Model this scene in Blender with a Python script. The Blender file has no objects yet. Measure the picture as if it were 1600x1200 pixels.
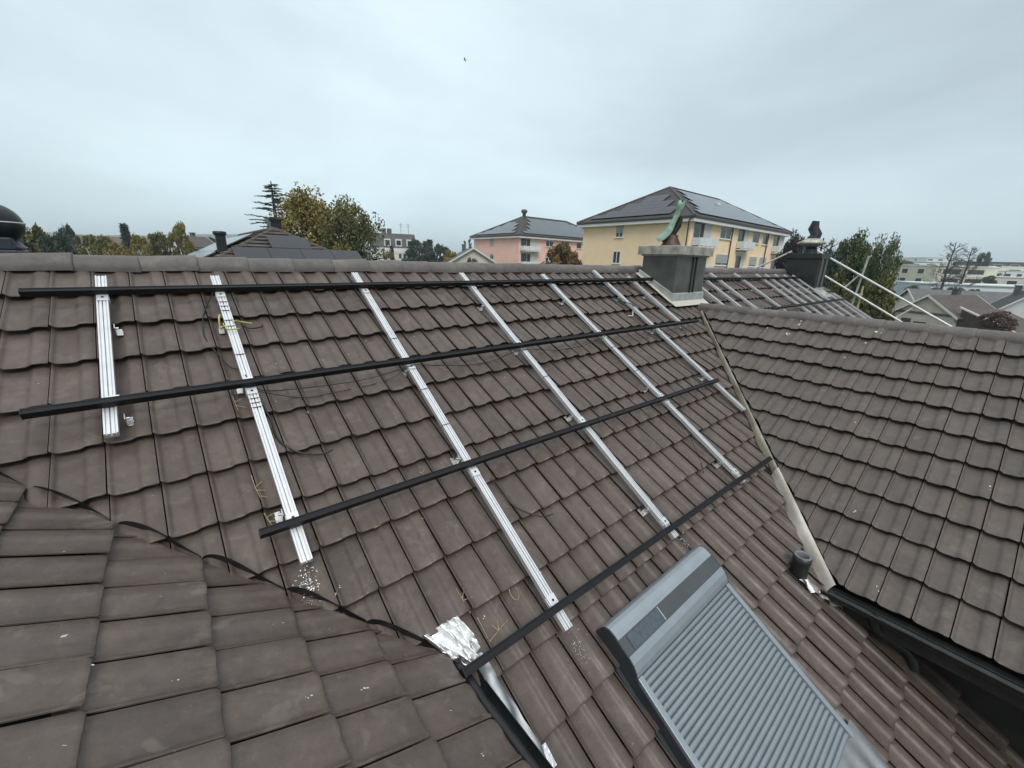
import bpy, bmesh, math, random
from mathutils import Vector, Matrix, noise

R = math.radians
scene = bpy.context.scene
COL = scene.collection

# ------------------------------------------------------------------ camera
CAM = Vector((0.61543, -4.54494, 0.13654))
F_PX = 634.233                       # focal length in pixels of a 1600 px wide frame
YAW, PIT, ROLL = R(-40.28094), R(16.86275), R(1.48411)
cy, sy = math.cos(YAW), math.sin(YAW)
FWD = Vector((-sy*math.cos(PIT), cy*math.cos(PIT), -math.sin(PIT)))
_r = Vector((cy, sy, 0)); _u = _r.cross(FWD)
RIGHT = math.cos(ROLL)*_r + math.sin(ROLL)*_u
UP = -math.sin(ROLL)*_r + math.cos(ROLL)*_u
cd = bpy.data.cameras.new('camera'); cam = bpy.data.objects.new('camera', cd); COL.objects.link(cam)
m = Matrix((RIGHT, UP, -FWD)).transposed().to_4x4(); m.translation = CAM
cam.matrix_world = m
cd.sensor_fit = 'HORIZONTAL'; cd.sensor_width = 36; cd.lens = 36*F_PX/1600
cd.clip_start = 0.05; cd.clip_end = 9000
scene.camera = cam

# ------------------------------------------------------------------ world, sun, exposure
w = bpy.data.worlds.new('World'); scene.world = w; w.use_nodes = True
nt = w.node_tree; N = nt.nodes; L = nt.links; N.clear()
SUN_EL, SUN_AZ = R(50), R(210)
sky = N.new('ShaderNodeTexSky'); sky.sky_type = 'NISHITA'; sky.sun_disc = False
sky.sun_elevation = SUN_EL; sky.sun_rotation = SUN_AZ; sky.air_density = 1.5; sky.dust_density = 4
tc = N.new('ShaderNodeTexCoord')
sep = N.new('ShaderNodeSeparateXYZ'); L.new(tc.outputs['Generated'], sep.inputs[0])
elev = N.new('ShaderNodeValToRGB'); L.new(sep.outputs['Z'], elev.inputs[0])   # overcast: cloud base brightness by height
cr = elev.color_ramp; cr.elements[0].position = 0.0; cr.elements[0].color = (.372,.455,.497,1)
cr.elements[1].position = 1.0; cr.elements[1].color = (.78,.80,.82,1)
for ps, cc in ((.08,(.372,.455,.495)), (.25,(.358,.425,.462)), (.50,(.352,.408,.442)), (.62,(.42,.465,.49)), (.80,(.68,.70,.715))):
    e = cr.elements.new(ps); e.color = (*cc,1)
mp = N.new('ShaderNodeMapping'); mp.inputs['Scale'].default_value = (1,1,2.6); L.new(tc.outputs['Generated'], mp.inputs[0])
nz = N.new('ShaderNodeTexNoise'); nz.inputs['Scale'].default_value = 1.5; nz.inputs['Detail'].default_value = 5; nz.inputs['Roughness'].default_value = .5
nz.inputs['Distortion'].default_value = .3
L.new(mp.outputs[0], nz.inputs['Vector'])
cl = N.new('ShaderNodeValToRGB'); L.new(nz.outputs['Fac'], cl.inputs[0])
cl.color_ramp.elements[0].position = .32; cl.color_ramp.elements[0].color = (.80,.81,.825,1)
cl.color_ramp.elements[1].position = .70; cl.color_ramp.elements[1].color = (1.14,1.13,1.12,1)
# a broad brighter part of the cloud sheet toward the north-east, where it is thinnest
dp = N.new('ShaderNodeVectorMath'); dp.operation = 'DOT_PRODUCT'
b = Vector((.56,.80,.22)).normalized(); dp.inputs[1].default_value = b
L.new(tc.outputs['Generated'], dp.inputs[0])
br = N.new('ShaderNodeValToRGB'); L.new(dp.outputs['Value'], br.inputs[0])
br.color_ramp.interpolation = 'EASE'
br.color_ramp.elements[0].position = .45; br.color_ramp.elements[0].color = (.76,.765,.78,1)
br.color_ramp.elements[1].position = 1.0; br.color_ramp.elements[1].color = (1.05,1.07,1.07,1)
def mul(a, b_):
    x = N.new('ShaderNodeMix'); x.data_type = 'RGBA'; x.blend_type = 'MULTIPLY'; x.inputs[0].default_value = 1
    L.new(a, x.inputs[6]); L.new(b_, x.inputs[7]); return x.outputs[2]
clouds = mul(mul(elev.outputs[0], cl.outputs[0]), br.outputs[0])
bg1 = N.new('ShaderNodeBackground'); L.new(sky.outputs[0], bg1.inputs[0]); bg1.inputs[1].default_value = .05
bg2 = N.new('ShaderNodeBackground'); L.new(clouds, bg2.inputs[0]); bg2.inputs[1].default_value = 1.9
mx = N.new('ShaderNodeMixShader'); mx.inputs[0].default_value = .93
L.new(bg1.outputs[0], mx.inputs[1]); L.new(bg2.outputs[0], mx.inputs[2])
wo = N.new('ShaderNodeOutputWorld'); L.new(mx.outputs[0], wo.inputs[0])

sl = bpy.data.lights.new('sun', 'SUN'); sl.energy = 1.5; sl.angle = R(25); sl.color = (1,.97,.93)
so = bpy.data.objects.new('sun', sl); COL.objects.link(so)
sd = Vector((math.sin(SUN_AZ)*math.cos(SUN_EL), math.cos(SUN_AZ)*math.cos(SUN_EL), math.sin(SUN_EL)))
so.rotation_euler = sd.to_track_quat('Z','Y').to_euler(); so.location = (0,-20,30)
vs = scene.view_settings; vs.view_transform = 'Standard'; vs.look = 'None'; vs.exposure = 0.16; vs.gamma = 1
scene.cycles.max_bounces = 6; scene.cycles.volume_bounces = 1

# ------------------------------------------------------------------ materials
def new_mat(name):
    mt = bpy.data.materials.new(name); mt.use_nodes = True
    n = mt.node_tree.nodes; return mt, n, mt.node_tree.links, n['Principled BSDF']
def plain(name, col, rough=.6, metal=0.0, var=.15, scale=6, bump=0.0, bscale=40, spec=.5, detail=4):
    """solid colour broken up by two sizes of noise, some bump"""
    mt, n, l, p = new_mat(name)
    t = n.new('ShaderNodeTexCoord')
    a = n.new('ShaderNodeTexNoise'); a.inputs['Scale'].default_value = scale; a.inputs['Detail'].default_value = detail
    l.new(t.outputs['Object'], a.inputs['Vector'])
    r = n.new('ShaderNodeValToRGB'); l.new(a.outputs['Fac'], r.inputs[0])
    r.color_ramp.elements[0].position = .3; r.color_ramp.elements[1].position = .7
    r.color_ramp.elements[0].color = (*[c*(1-var) for c in col],1)
    r.color_ramp.elements[1].color = (*[min(1,c*(1+var)) for c in col],1)
    l.new(r.outputs[0], p.inputs['Base Color'])
    p.inputs['Roughness'].default_value = rough; p.inputs['Metallic'].default_value = metal
    p.inputs['Specular IOR Level'].default_value = spec
    if bump:
        b2 = n.new('ShaderNodeTexNoise'); b2.inputs['Scale'].default_value = bscale; b2.inputs['Detail'].default_value = 3
        l.new(t.outputs['Object'], b2.inputs['Vector'])
        bp = n.new('ShaderNodeBump'); bp.inputs['Strength'].default_value = bump; bp.inputs['Distance'].default_value = .01
        l.new(b2.outputs['Fac'], bp.inputs['Height']); l.new(bp.outputs[0], p.inputs['Normal'])
    return mt

def tile_material(name, base, pale, rough=.5, var=.13, dry=0.0):
    mt, n, l, p = new_mat(name)
    t = n.new('ShaderNodeTexCoord')
    at = n.new('ShaderNodeAttribute'); at.attribute_name = 'tile_rand'; at.attribute_type = 'GEOMETRY'
    def nzz(s, d=5, ro=.6, dist=0):
        q = n.new('ShaderNodeTexNoise'); q.inputs['Scale'].default_value = s; q.inputs['Detail'].default_value = d
        q.inputs['Roughness'].default_value = ro; q.inputs['Distortion'].default_value = dist
        # shift the pattern from tile to tile so that stains stop at the joints
        ad = n.new('ShaderNodeVectorMath'); ad.operation = 'ADD'
        ms = n.new('ShaderNodeMath'); ms.operation = 'MULTIPLY'; ms.inputs[1].default_value = 37
        l.new(at.outputs['Fac'], ms.inputs[0]); l.new(t.outputs['Object'], ad.inputs[0]); l.new(ms.outputs[0], ad.inputs[1])
        l.new(ad.outputs[0], q.inputs['Vector']); return q.outputs['Fac']
    def ramp(f, p0, p1, c0, c1):
        q = n.new('ShaderNodeValToRGB'); l.new(f, q.inputs[0]); q.color_ramp.elements[0].position = p0; q.color_ramp.elements[1].position = p1
        q.color_ramp.elements[0].color = (*c0,1); q.color_ramp.elements[1].color = (*c1,1); return q.outputs[0]
    def mixc(fac, a, b_, kind='MIX'):
        q = n.new('ShaderNodeMix'); q.data_type = 'RGBA'; q.blend_type = kind
        if isinstance(fac, float): q.inputs[0].default_value = fac
        else: l.new(fac, q.inputs[0])
        for s_, v in ((6,a),(7,b_)):
            if isinstance(v, tuple): q.inputs[s_].default_value = (*v,1)
            else: l.new(v, q.inputs[s_])
        return q.outputs[2]
    tone = ramp(at.outputs['Fac'], 0, 1, tuple(c*(1-var) for c in base), tuple(c*(1+var) for c in base))
    tone = mixc(1.0, tone, ramp(nzz(3.2,4), .3, .7, (.80,.80,.82), (1.16,1.15,1.12)), 'MULTIPLY')
    tone = mixc(1.0, tone, ramp(nzz(16,6,.75,.3), .3, .72, (.80,.80,.80), (1.19,1.18,1.16)), 'MULTIPLY')
    tone = mixc(1.0, tone, ramp(nzz(420,2,.6), .25, .75, (.86,.86,.86), (1.14,1.14,1.14)), 'MULTIPLY')
    # pale dusty smears, sparse
    sm = ramp(nzz(7,6,.72,.5), .56, .80, (0,0,0), (.50,.50,.50))
    tone = mixc(sm, tone, pale)
    if dry:                                # patches that have dried paler, with a sharp outline
        tone = mixc(ramp(nzz(3.6,4,.55,.9), .615, .645, (0,0,0), (dry,)*3), tone, (pale[0]*.72,pale[1]*.72,pale[2]*.72))
    # pale pin-head lichen and grit
    gr = ramp(nzz(75,3,.55), .69, .76, (0,0,0), (.45,.45,.45))
    tone = mixc(gr, tone, (pale[0]*1.3,pale[1]*1.3,pale[2]*1.25))
    l.new(tone, p.inputs['Base Color'])
    rr = ramp(nzz(6,4), .3, .7, (rough-.1,)*3, (rough+.14,)*3); l.new(rr, p.inputs['Roughness'])
    p.inputs['Specular IOR Level'].default_value = .42
    bp = n.new('ShaderNodeBump'); bp.inputs['Strength'].default_value = .35; bp.inputs['Distance'].default_value = .0025
    l.new(nzz(170,4,.7), bp.inputs['Height'])
    b3 = n.new('ShaderNodeBump'); b3.inputs['Strength'].default_value = .4; b3.inputs['Distance'].default_value = .008
    l.new(nzz(11,3,.5), b3.inputs['Height']); l.new(bp.outputs[0], b3.inputs['Normal'])
    l.new(b3.outputs[0], p.inputs['Normal'])
    return mt

def leaf_material(name, c0, c1, c2):
    mt, n, l, p = new_mat(name)
    at = n.new('ShaderNodeAttribute'); at.attribute_name = 'tint'; at.attribute_type = 'GEOMETRY'
    q = n.new('ShaderNodeValToRGB'); l.new(at.outputs['Fac'], q.inputs[0])
    q.color_ramp.elements[0].color = (*c0,1); q.color_ramp.elements[1].color = (*c2,1)
    e_ = q.color_ramp.elements.new(.5); e_.color = (*c1,1)
    l.new(q.outputs[0], p.inputs['Base Color']); p.inputs['Roughness'].default_value = .65
    p.inputs['Specular IOR Level'].default_value = .3
    return mt

M = {}
M['tile'] = tile_material('brown_concrete_tile', (.102,.081,.069), (.27,.225,.18), .38, .085, .16)
M['tile2'] = tile_material('brown_concrete_tile_north', (.098,.083,.073), (.23,.205,.175), .46, .07)
M['tile3'] = tile_material('brown_concrete_tile_near', (.107,.086,.074), (.25,.21,.17), .37, .05, .45)
M['cap'] = tile_material('weathered_ridge_tile', (.135,.122,.115), (.26,.24,.21), .6)
M['deck'] = plain('roofing_felt', (.012,.011,.011), .9)
M['alu'] = plain('mill_aluminium', (.74,.765,.775), .45, .65, .06, 9, .05, 220)
M['alu_dull'] = plain('dull_zinc', (.55,.56,.56), .45, 1.0, .12, 14)
M['steel'] = plain('galvanised_steel', (.62,.63,.62), .4, 1.0, .12, 30)
M['black_rail'] = plain('black_anodised', (.008,.009,.011), .5, .0, .2, 10, spec=.3)
M['rubber'] = plain('black_rubber', (.010,.011,.013), .5, 0, .3, 12, .2, 30)
M['cable'] = plain('black_cable', (.015,.014,.014), .45)
M['yellow_wire'] = plain('yellow_green_wire', (.50,.44,.14), .5, 0, .2)
M['white_wire'] = plain('pale_cable', (.62,.60,.55), .5)
M['straw'] = plain('dry_straw', (.36,.30,.15), .7, 0, .25, 60)
M['valley_metal'] = plain('weathered_cream_flashing', (.34,.315,.25), .5, .25, .22, 9, .3, 25)
M['valley_cream'] = plain('cream_flashing_end', (.60,.575,.50), .45, .15, .12, 12, .3, 25)
M['foil'] = plain('crumpled_aluminium_foil', (.82,.83,.83), .33, .9, .08, 25, .5, 60)
M['lead'] = plain('grey_lead', (.30,.27,.25), .5, .3, .2, 20, .3, 40)
M['gutter'] = plain('dark_gutter', (.035,.042,.044), .32, .6, .3, 8)
M['dark_wall'] = plain('dark_dormer_wall', (.030,.028,.027), .6, 0, .2, 5)
M['pipe'] = plain('black_plastic_pipe', (.022,.024,.024), .4, 0, .2, 10)
M['pipe_rim'] = plain('grey_pipe_rim', (.16,.165,.17), .5)
M['chim'] = plain('dark_patinated_sheet', (.105,.11,.10), .42, .35, .3, 3.5, .1, 6)
M['chim2'] = plain('black_patinated_sheet', (.026,.029,.028), .5, .2, .25, 3, .1, 6)
M['chim_cap'] = plain('mottled_cap_sheet', (.42,.41,.34), .5, .4, .4, 7, .1, 20)
M['apron'] = plain('pale_apron_sheet', (.42,.45,.43), .5, .35, .15, 8, .1, 20)
M['copper'] = plain('verdigris_copper', (.22,.34,.265), .6, .1, .35, 9, .2, 30)
M['copper_brown'] = plain('brown_copper', (.075,.045,.032), .5, .4, .35, 12)
M['black'] = plain('deep_black', (.006,.006,.006), .7)  # near-black for the cowl interior, the pipe bore and the bird
M['ball'] = plain('dark_cowl_metal', (.030,.036,.040), .38, .5, .3, 8)
M['ball_low'] = plain('dark_blue_sheet', (.032,.038,.055), .5, .3, .2, 4)
M['win_grey'] = plain('grey_coated_aluminium', (.25,.29,.315), .38, .3, .06, 8)
M['win_light'] = plain('pale_grey_aluminium', (.31,.355,.385), .36, .35, .06, 8)
M['win_dark'] = plain('dark_grey_cover', (.075,.083,.088), .35, .2, .12, 5)
M['win_side'] = plain('dark_side_cover', (.045,.055,.062), .4, .3, .12, 5)
M['cell'] = plain('solar_cell_blue', (.08,.098,.118), .18, .1, .2, 40)
M['scaff'] = plain('white_scaffold_tube', (.66,.66,.64), .45, .3, .12, 10)
M['scaff_old'] = plain('worn_scaffold_post', (.50,.50,.44), .55, .4, .2, 10)
M['scaff_wood'] = plain('yellow_ladder_rail', (.50,.47,.30), .6, 0, .2, 10)
M['white_spot'] = plain('white_dropping', (.62,.62,.58), .8, 0, .15, 60)
M['shaving'] = plain('aluminium_shavings', (.80,.80,.80), .35, .9, .1)
M['grit'] = plain('pale_grit', (.55,.51,.44), .8, 0, .3, 300)
# buildings
M['yellow'] = plain('yellow_render', (.97,.735,.475), .85, 0, .05, .7, .1, 20)
M['pink'] = plain('pink_render', (.88,.56,.45), .85, 0, .05, .7, .1, 20)
M['cream'] = plain('cream_render', (.58,.57,.44), .85, 0, .08, .6)
M['offwhite'] = plain('offwhite_render', (.60,.57,.51), .85, 0, .08, .8)
M['white'] = plain('white_paint', (.74,.75,.74), .6, 0, .05, 1)
M['greywhite'] = plain('pale_grey_panel', (.70,.745,.74), .6, 0, .07, 1)
M['bluegrey'] = plain('blue_grey_facade', (.36,.44,.49), .5, 0, .12, .3)
M['teal'] = plain('dark_teal_band', (.06,.10,.11), .5, 0, .2, .5)
M['glass'] = plain('window_glass', (.035,.042,.046), .08, 0, .3, .8)
M['glass_teal'] = plain('teal_balcony_glass', (.42,.60,.56), .25, 0, .1, .5)
M['shutter'] = plain('grey_roller_blind', (.36,.385,.37), .6, 0, .06, 2)
M['balcony_back'] = plain('balcony_back_wall', (.55,.56,.54), .7, 0, .08, 1)  # pale grey back wall of the balconies
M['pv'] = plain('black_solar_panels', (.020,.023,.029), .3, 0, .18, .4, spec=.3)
M['pv_light'] = plain('glossy_skylit_solar_panels', (.075,.088,.10), .18, .2, .18, .4)  # paler copy of the panels, sky sheen on these slopes put into the colour
M['pv_frame'] = plain('panel_frame', (.01,.01,.011), .4)
M['gutter_white'] = plain('white_fascia', (.70,.70,.67), .6, 0, .05, 1)
M['downpipe'] = plain('dark_downpipe', (.04,.04,.04), .5)
M['dark_panel'] = plain('loggia_shade_and_trim', (.035,.035,.033), .7)  # loggia shade put into the colour; also dark panes and brackets
M['green_board'] = plain('dark_green_shutter', (.02,.055,.045), .6)
def roof_mat(name, col, step=.35, axis='Z'):
    mt, n, l, p = new_mat(name)
    t = n.new('ShaderNodeTexCoord'); wv = n.new('ShaderNodeTexWave'); wv.bands_direction = axis
    wv.inputs['Scale'].default_value = 1/step*.314; wv.wave_profile = 'SAW'; wv.inputs['Distortion'].default_value = .35; wv.inputs['Detail Scale'].default_value = 3
    l.new(t.outputs['Object'], wv.inputs['Vector'])
    a = n.new('ShaderNodeTexNoise'); a.inputs['Scale'].default_value = 2.2; a.inputs['Detail'].default_value = 6; l.new(t.outputs['Object'], a.inputs['Vector'])
    r = n.new('ShaderNodeValToRGB'); l.new(a.outputs['Fac'], r.inputs[0])
    r.color_ramp.elements[0].position = .3; r.color_ramp.elements[1].position = .7
    r.color_ramp.elements[0].color = (*[c*.72 for c in col],1); r.color_ramp.elements[1].color = (*[c*1.3 for c in col],1)
    l.new(r.outputs[0], p.inputs['Base Color']); p.inputs['Roughness'].default_value = .7
    bp = n.new('ShaderNodeBump'); bp.inputs['Strength'].default_value = .9; bp.inputs['Distance'].default_value = .05
    l.new(wv.outputs['Fac'], bp.inputs['Height']); l.new(bp.outputs[0], p.inputs['Normal'])
    return mt
M['roof_brown'] = roof_mat('far_brown_tiles', (.085,.068,.060))
M['roof_dark'] = roof_mat('far_dark_tiles', (.040,.037,.037))
M['roof_red'] = roof_mat('far_reddish_tiles', (.125,.088,.075))
M['roof_grey'] = roof_mat('far_slate', (.12,.12,.12), .3)
# vegetation
M['bark'] = plain('bark', (.075,.060,.048), .9, 0, .3, 4)
M['bark_dark'] = plain('dark_bark', (.045,.040,.036), .9, 0, .3, 4)
M['leaf_autumn'] = leaf_material('autumn_leaves', (.075,.080,.026), (.21,.175,.050), (.36,.29,.085))
M['leaf_olive'] = leaf_material('olive_leaves', (.045,.058,.022), (.12,.125,.045), (.22,.20,.075))
M['leaf_green'] = leaf_material('green_leaves', (.035,.055,.026), (.090,.120,.055), (.18,.21,.095))
M['leaf_dark'] = leaf_material('dark_leaves', (.022,.038,.028), (.048,.072,.050), (.09,.12,.08))
M['leaf_purple'] = leaf_material('copper_leaves', (.016,.013,.014), (.040,.028,.028), (.10,.075,.07))
M['leaf_orange'] = leaf_material('orange_leaves', (.055,.060,.022), (.19,.12,.05), (.34,.19,.09))
M['leaf_rust'] = leaf_material('rusty_leaves', (.06,.035,.025), (.13,.075,.05), (.26,.19,.15))
M['needle'] = leaf_material('blue_green_needles', (.018,.030,.027), (.040,.060,.052), (.08,.10,.085))

# ------------------------------------------------------------------ builders
class MB:
    """collects shapes, then links them as ONE mesh object"""
    def __init__(s): s.v = []; s.f = []; s.sm = []; s.att = []
    def add(s, verts, faces, smooth=False, att=0.0):
        o = len(s.v); s.v += [tuple(p) for p in verts]
        for fc in faces: s.f.append(tuple(i+o for i in fc)); s.sm.append(smooth); s.att.append(att)
    def box(s, lo, hi, mat=None, att=0.0):
        x0,y0,z0 = lo; x1,y1,z1 = hi
        vs_ = [Vector(p) for p in ((x0,y0,z0),(x1,y0,z0),(x1,y1,z0),(x0,y1,z0),(x0,y0,z1),(x1,y0,z1),(x1,y1,z1),(x0,y1,z1))]
        if mat: vs_ = [mat @ p for p in vs_]
        s.add(vs_, [(0,3,2,1),(4,5,6,7),(0,1,5,4),(1,2,6,5),(2,3,7,6),(3,0,4,7)], att=att)
    def tube(s, pts, rad, n=8, cap=True, att=0.0):
        pts = [Vector(p) for p in pts]; k = len(pts)
        rad = rad if isinstance(rad, (list,tuple)) else [rad]*k
        vs_ = []; ref = None
        for i, p in enumerate(pts):
            d = (pts[min(i+1,k-1)] - pts[max(i-1,0)]).normalized()
            if ref is None: ref = d.orthogonal().normalized()
            ref = (ref - d*ref.dot(d)).normalized(); b_ = d.cross(ref)
            for j in range(n):
                a = 2*math.pi*j/n; vs_.append(p + (ref*math.cos(a) + b_*math.sin(a))*rad[i])
        fs = [(i*n+j, i*n+(j+1)%n, (i+1)*n+(j+1)%n, (i+1)*n+j) for i in range(k-1) for j in range(n)]
        s.add(vs_, fs, True, att)
        if cap: s.add(vs_[:n], [tuple(reversed(range(n)))], att=att); s.add(vs_[-n:], [tuple(range(n))], att=att)
    def lathe(s, prof, c, n=24):
        """prof: (radius, z) list"""
        vs_ = [(c[0]+r_*math.cos(2*math.pi*j/n), c[1]+r_*math.sin(2*math.pi*j/n), c[2]+z) for r_, z in prof for j in range(n)]
        s.add(vs_, [(i*n+j, i*n+(j+1)%n, (i+1)*n+(j+1)%n, (i+1)*n+j) for i in range(len(prof)-1) for j in range(n)], True)
    def extrude(s, poly, fn, a0, a1, cap=True):
        """closed 2-D outline pushed from a0 to a1; fn(p, q, a) gives the 3-D point"""
        n = len(poly); vs_ = [fn(p,q,a) for a in (a0,a1) for p,q in poly]
        s.add(vs_, [(j, (j+1)%n, n+(j+1)%n, n+j) for j in range(n)])
        if cap: s.add(vs_, [tuple(reversed(range(n))), tuple(range(n,2*n))])
    def grid(s, fn, nu, nv, smooth=True, att=0.0):
        vs_ = [fn(i/nu, j/nv) for j in range(nv+1) for i in range(nu+1)]
        s.add(vs_, [(j*(nu+1)+i, j*(nu+1)+i+1, (j+1)*(nu+1)+i+1, (j+1)*(nu+1)+i) for j in range(nv) for i in range(nu)], smooth, att)
    def build(s, name, mat, parent=None, attname=None, cuts=None, fixn=False, bevel=0):
        me = bpy.data.meshes.new(name); me.from_pydata(s.v, [], s.f)
        me.polygons.foreach_set('use_smooth', s.sm)
        if attname:
            a = me.attributes.new(attname, 'FLOAT', 'FACE'); a.data.foreach_set('value', s.att)
        if cuts or fixn:
            bm = bmesh.new(); bm.from_mesh(me)
            for co, no in (cuts or []):
                bmesh.ops.bisect_plane(bm, geom=bm.verts[:]+bm.edges[:]+bm.faces[:], plane_co=co, plane_no=no, clear_outer=True)
            if fixn:
                bmesh.ops.remove_doubles(bm, verts=bm.verts[:], dist=1e-5)
                bmesh.ops.recalc_face_normals(bm, faces=bm.faces[:])
            bm.to_mesh(me); bm.free()
        me.materials.append(M[mat] if isinstance(mat, str) else mat); me.update()
        o = bpy.data.objects.new(name, me); COL.objects.link(o)
        if parent: o.parent = parent
        if bevel:
            bv = o.modifiers.new('edge', 'BEVEL'); bv.width = bevel; bv.segments = 2; bv.limit_method = 'ANGLE'; bv.angle_limit = R(40)
        return o
def tag(o, label=None, cat=None, group=None, kind=None):
    for k, v in (('label',label),('category',cat),('group',group),('kind',kind)):
        if v: o[k] = v
    return o
def thing(name, label, cat, loc=(0,0,0), group=None, rot=(0,0,0)):
    o = bpy.data.objects.new(name, None); COL.objects.link(o); o.location = loc; o.rotation_euler = rot
    o.empty_display_size = .2
    return tag(o, label, cat, group)
def copy_tree(o, parent=None):
    c = o.copy(); COL.objects.link(c); c.parent = parent
    for ch in list(o.children): copy_tree(ch, c)
    return c
def ray(px, py): return FWD + RIGHT*((px-800)/F_PX) + UP*((600-py)/F_PX)
def at(px, py, D):
    """point at horizontal distance D metres from the photographer, seen in direction (px, py)"""
    d = ray(px, py); return CAM + d*(D/math.hypot(d.x, d.y))
def on_x(px, py, X): d = ray(px,py); return CAM + d*((X-CAM.x)/d.x)
def on_y(px, py, Y): d = ray(px,py); return CAM + d*((Y-CAM.y)/d.y)

# ------------------------------------------------------------------ roof geometry
TH, TH2, G, W = R(31.867), R(29.639), .34955, .21
c1, s1, c2, s2 = math.cos(TH), math.sin(TH), math.cos(TH2), math.sin(TH2)
T1 = math.tan(TH)
O2 = Vector((7.97594,-4.03245,-.56548)); O3 = Vector((.22484,-2.02433,-1.18165))
FR1 = (Vector((0,0,0)), Vector((1,0,0)), Vector((0,-c1,-s1)), Vector((0,-s1,c1)))     # origin, right, down, normal
FR2 = (O2, Vector((0,-1,0)), Vector((-c2,0,-s2)), Vector((-s2,0,c2)))
FR3 = (O3, Vector((0,1,0)), Vector((c2,0,-s2)), Vector((s2,0,c2)))
ROOF_ROT = (TH,0,0)                   # local x along the ridge, y up the slope, z off the tiles
def on_roof(u, s, h=0): return Vector((u, -c1*s - s1*h, -s1*s + c1*h))
def main_px(px, py, h=0):
    n = FR1[3]; d = ray(px,py); return CAM + d*((h-CAM.dot(n))/d.dot(n))
def smooth(a, b, t): t = max(0,min(1,(t-a)/(b-a))); return t*t*(3-2*t)
def profile(t, lip=.0215, amp=1.0):
    """height across one tile: pan on the left, roll on the right"""
    h = lip*(1-smooth(.015,.15,t)) + .0175*smooth(.53,.71,t) - .007*smooth(.90,.985,t)
    h += .0025*math.sin(math.pi*min(1,t/.62))*-1
    if t > .975: h -= .003
    return h*amp
TS = [0,.02,.05,.08,.11,.16,.26,.40,.54,.59,.64,.69,.74,.84,.94,.985,1.0]
rnd = random.Random(7)
def tile_field(mb, fr, cols, rows, keep, lap=.07, tilt=.053, jit=1.0, lip=.0175, amp=1.0):
    o, rt, dn, nm = fr
    for j in range(*rows):
        for i in range(*cols):
            mid = o + rt*((i+.5)*W) + dn*((j-.5)*G)
            if not keep(mid): continue
            r_ = rnd.random(); rs = rnd.gauss(0,.0022)*jit; rh = rnd.gauss(0,.0014)*jit; ra = rnd.gauss(0,.006)*jit; rtl = rnd.gauss(0,.003)*jit
            top = []
            rowsv = [(-lap-G, 0), (-G*.5, 0), (-.02, 0), (-.004, -.001), (0, -.0035), (-.001, -.009)]
            for (ds, dh) in rowsv:
                for t in TS:
                    hh = profile(t, lip, amp)
                    s_ = j*G + ds + rs + ra*(t-.5)*.21*2
                    if ds > -.03:
                        s_ -= .009*(math.exp(-((t)/.03)**2) + math.exp(-((1-t)/.03)**2))
                    lift = (tilt+rtl)*(ds+lap+G)/(lap+G) - .030
                    top.append(o + rt*(i*W + .003 + t*(W-.0068)) + dn*s_ + nm*(hh + dh + lift + rh))
            k = len(TS)
            fs = [(a*k+b_, (a+1)*k+b_, (a+1)*k+b_+1, a*k+b_+1) for a in range(len(rowsv)-1) for b_ in range(k-1)]
            mb.add(top, fs, True, r_)
            for b_ in (0, k-1):           # side skirts
                e_ = [top[a*k+b_] for a in range(len(rowsv)-1)]
                lo = [p - nm*(.006 if b_ == 0 else .020) for p in e_]; q = len(e_)
                fs = [(a, a+1, q+a+1, q+a) for a in range(q-1)]
                if b_ == 0: fs = [tuple(reversed(f_)) for f_ in fs]
                mb.add(e_+lo, fs, False, r_)

# cut lines in plan where the two cross roofs meet the main slope
def cut2(x): return -1.19 + .938*(x-7.80)            # y of the right valley at x
def cut3(x): return -1.667 - .949*(x+.058)           # y of the left valley at x

house = thing('tiled_house', 'brown tiled house with two cross gables and a shuttered roof window filling the foreground', 'house', (0,0,-7.5))
def part(mb, name, mat, parent=None, **kw):
    """parts of the house are modelled in world metres and hung on it (or on one of its parts)"""
    o = mb.build(name, mat, **kw)
    o.parent = parent or house
    if o.parent is house: o.matrix_parent_inverse = Matrix.Translation((0,0,7.5))
    return o

# --- main slope
def keep1(p):
    if p.x > 17.05 or p.x < -2.4: return False
    if p.y < cut2(p.x) - .45 and 5.3 < p.x < 7.9: return False
    if p.y < cut3(p.x) - .40 and p.x < 1.3: return False
    if 7.45 < p.x < 8.35 and -.74 < p.y < -.2: return False
    if 15.45 < p.x < 16.15 and -.70 < p.y < -.1: return False
    if 2.5 < p.x < 3.45 and -4.35 < p.y < -3.6: return False
    return True
mb = MB(); tile_field(mb, FR1, (-12,82), (0,23), keep1)
main_roof = part(mb, 'roof', 'tile', attname='tile_rand', cuts=[(Vector((0,.03,0)), Vector((0,1,0)))])
tag(main_roof, 'main slope of brown concrete tiles under the rails')
mb = MB()
hd = -.062
mb.add([on_roof(-2.5,-.1,hd), on_roof(17.0,-.1,hd), on_roof(17.0,8.2,hd), on_roof(-2.5,8.2,hd)], [(0,1,2,3)])
yb, zb = .1, .0
mb.add([(-2.5,.09,.045), (17.0,.09,.045), (17.0,6.5,-3.95), (-2.5,6.5,-3.95)], [(0,1,2,3)])
part(mb, 'roof_deck', 'deck')
# verge board at the far gable end and house walls
mb = MB()
mb.extrude([(-.16,-.03),(.03,-.03),(.03,.004),(-.16,.004)], lambda p,q,a: on_roof(17.05+q, a, p+.0), 0, 8.0)
part(mb, 'verge_board', 'dark_wall')
mb = MB(); mb.box((-2.2,-6.4,-8),(16.8,6.0,-4.3)); mb.add([(16.8,-6.4,-4.3),(16.8,6.0,-4.3),(16.8,.1,-.12)],[(0,1,2)])
part(mb, 'wall', 'offwhite')
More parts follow.
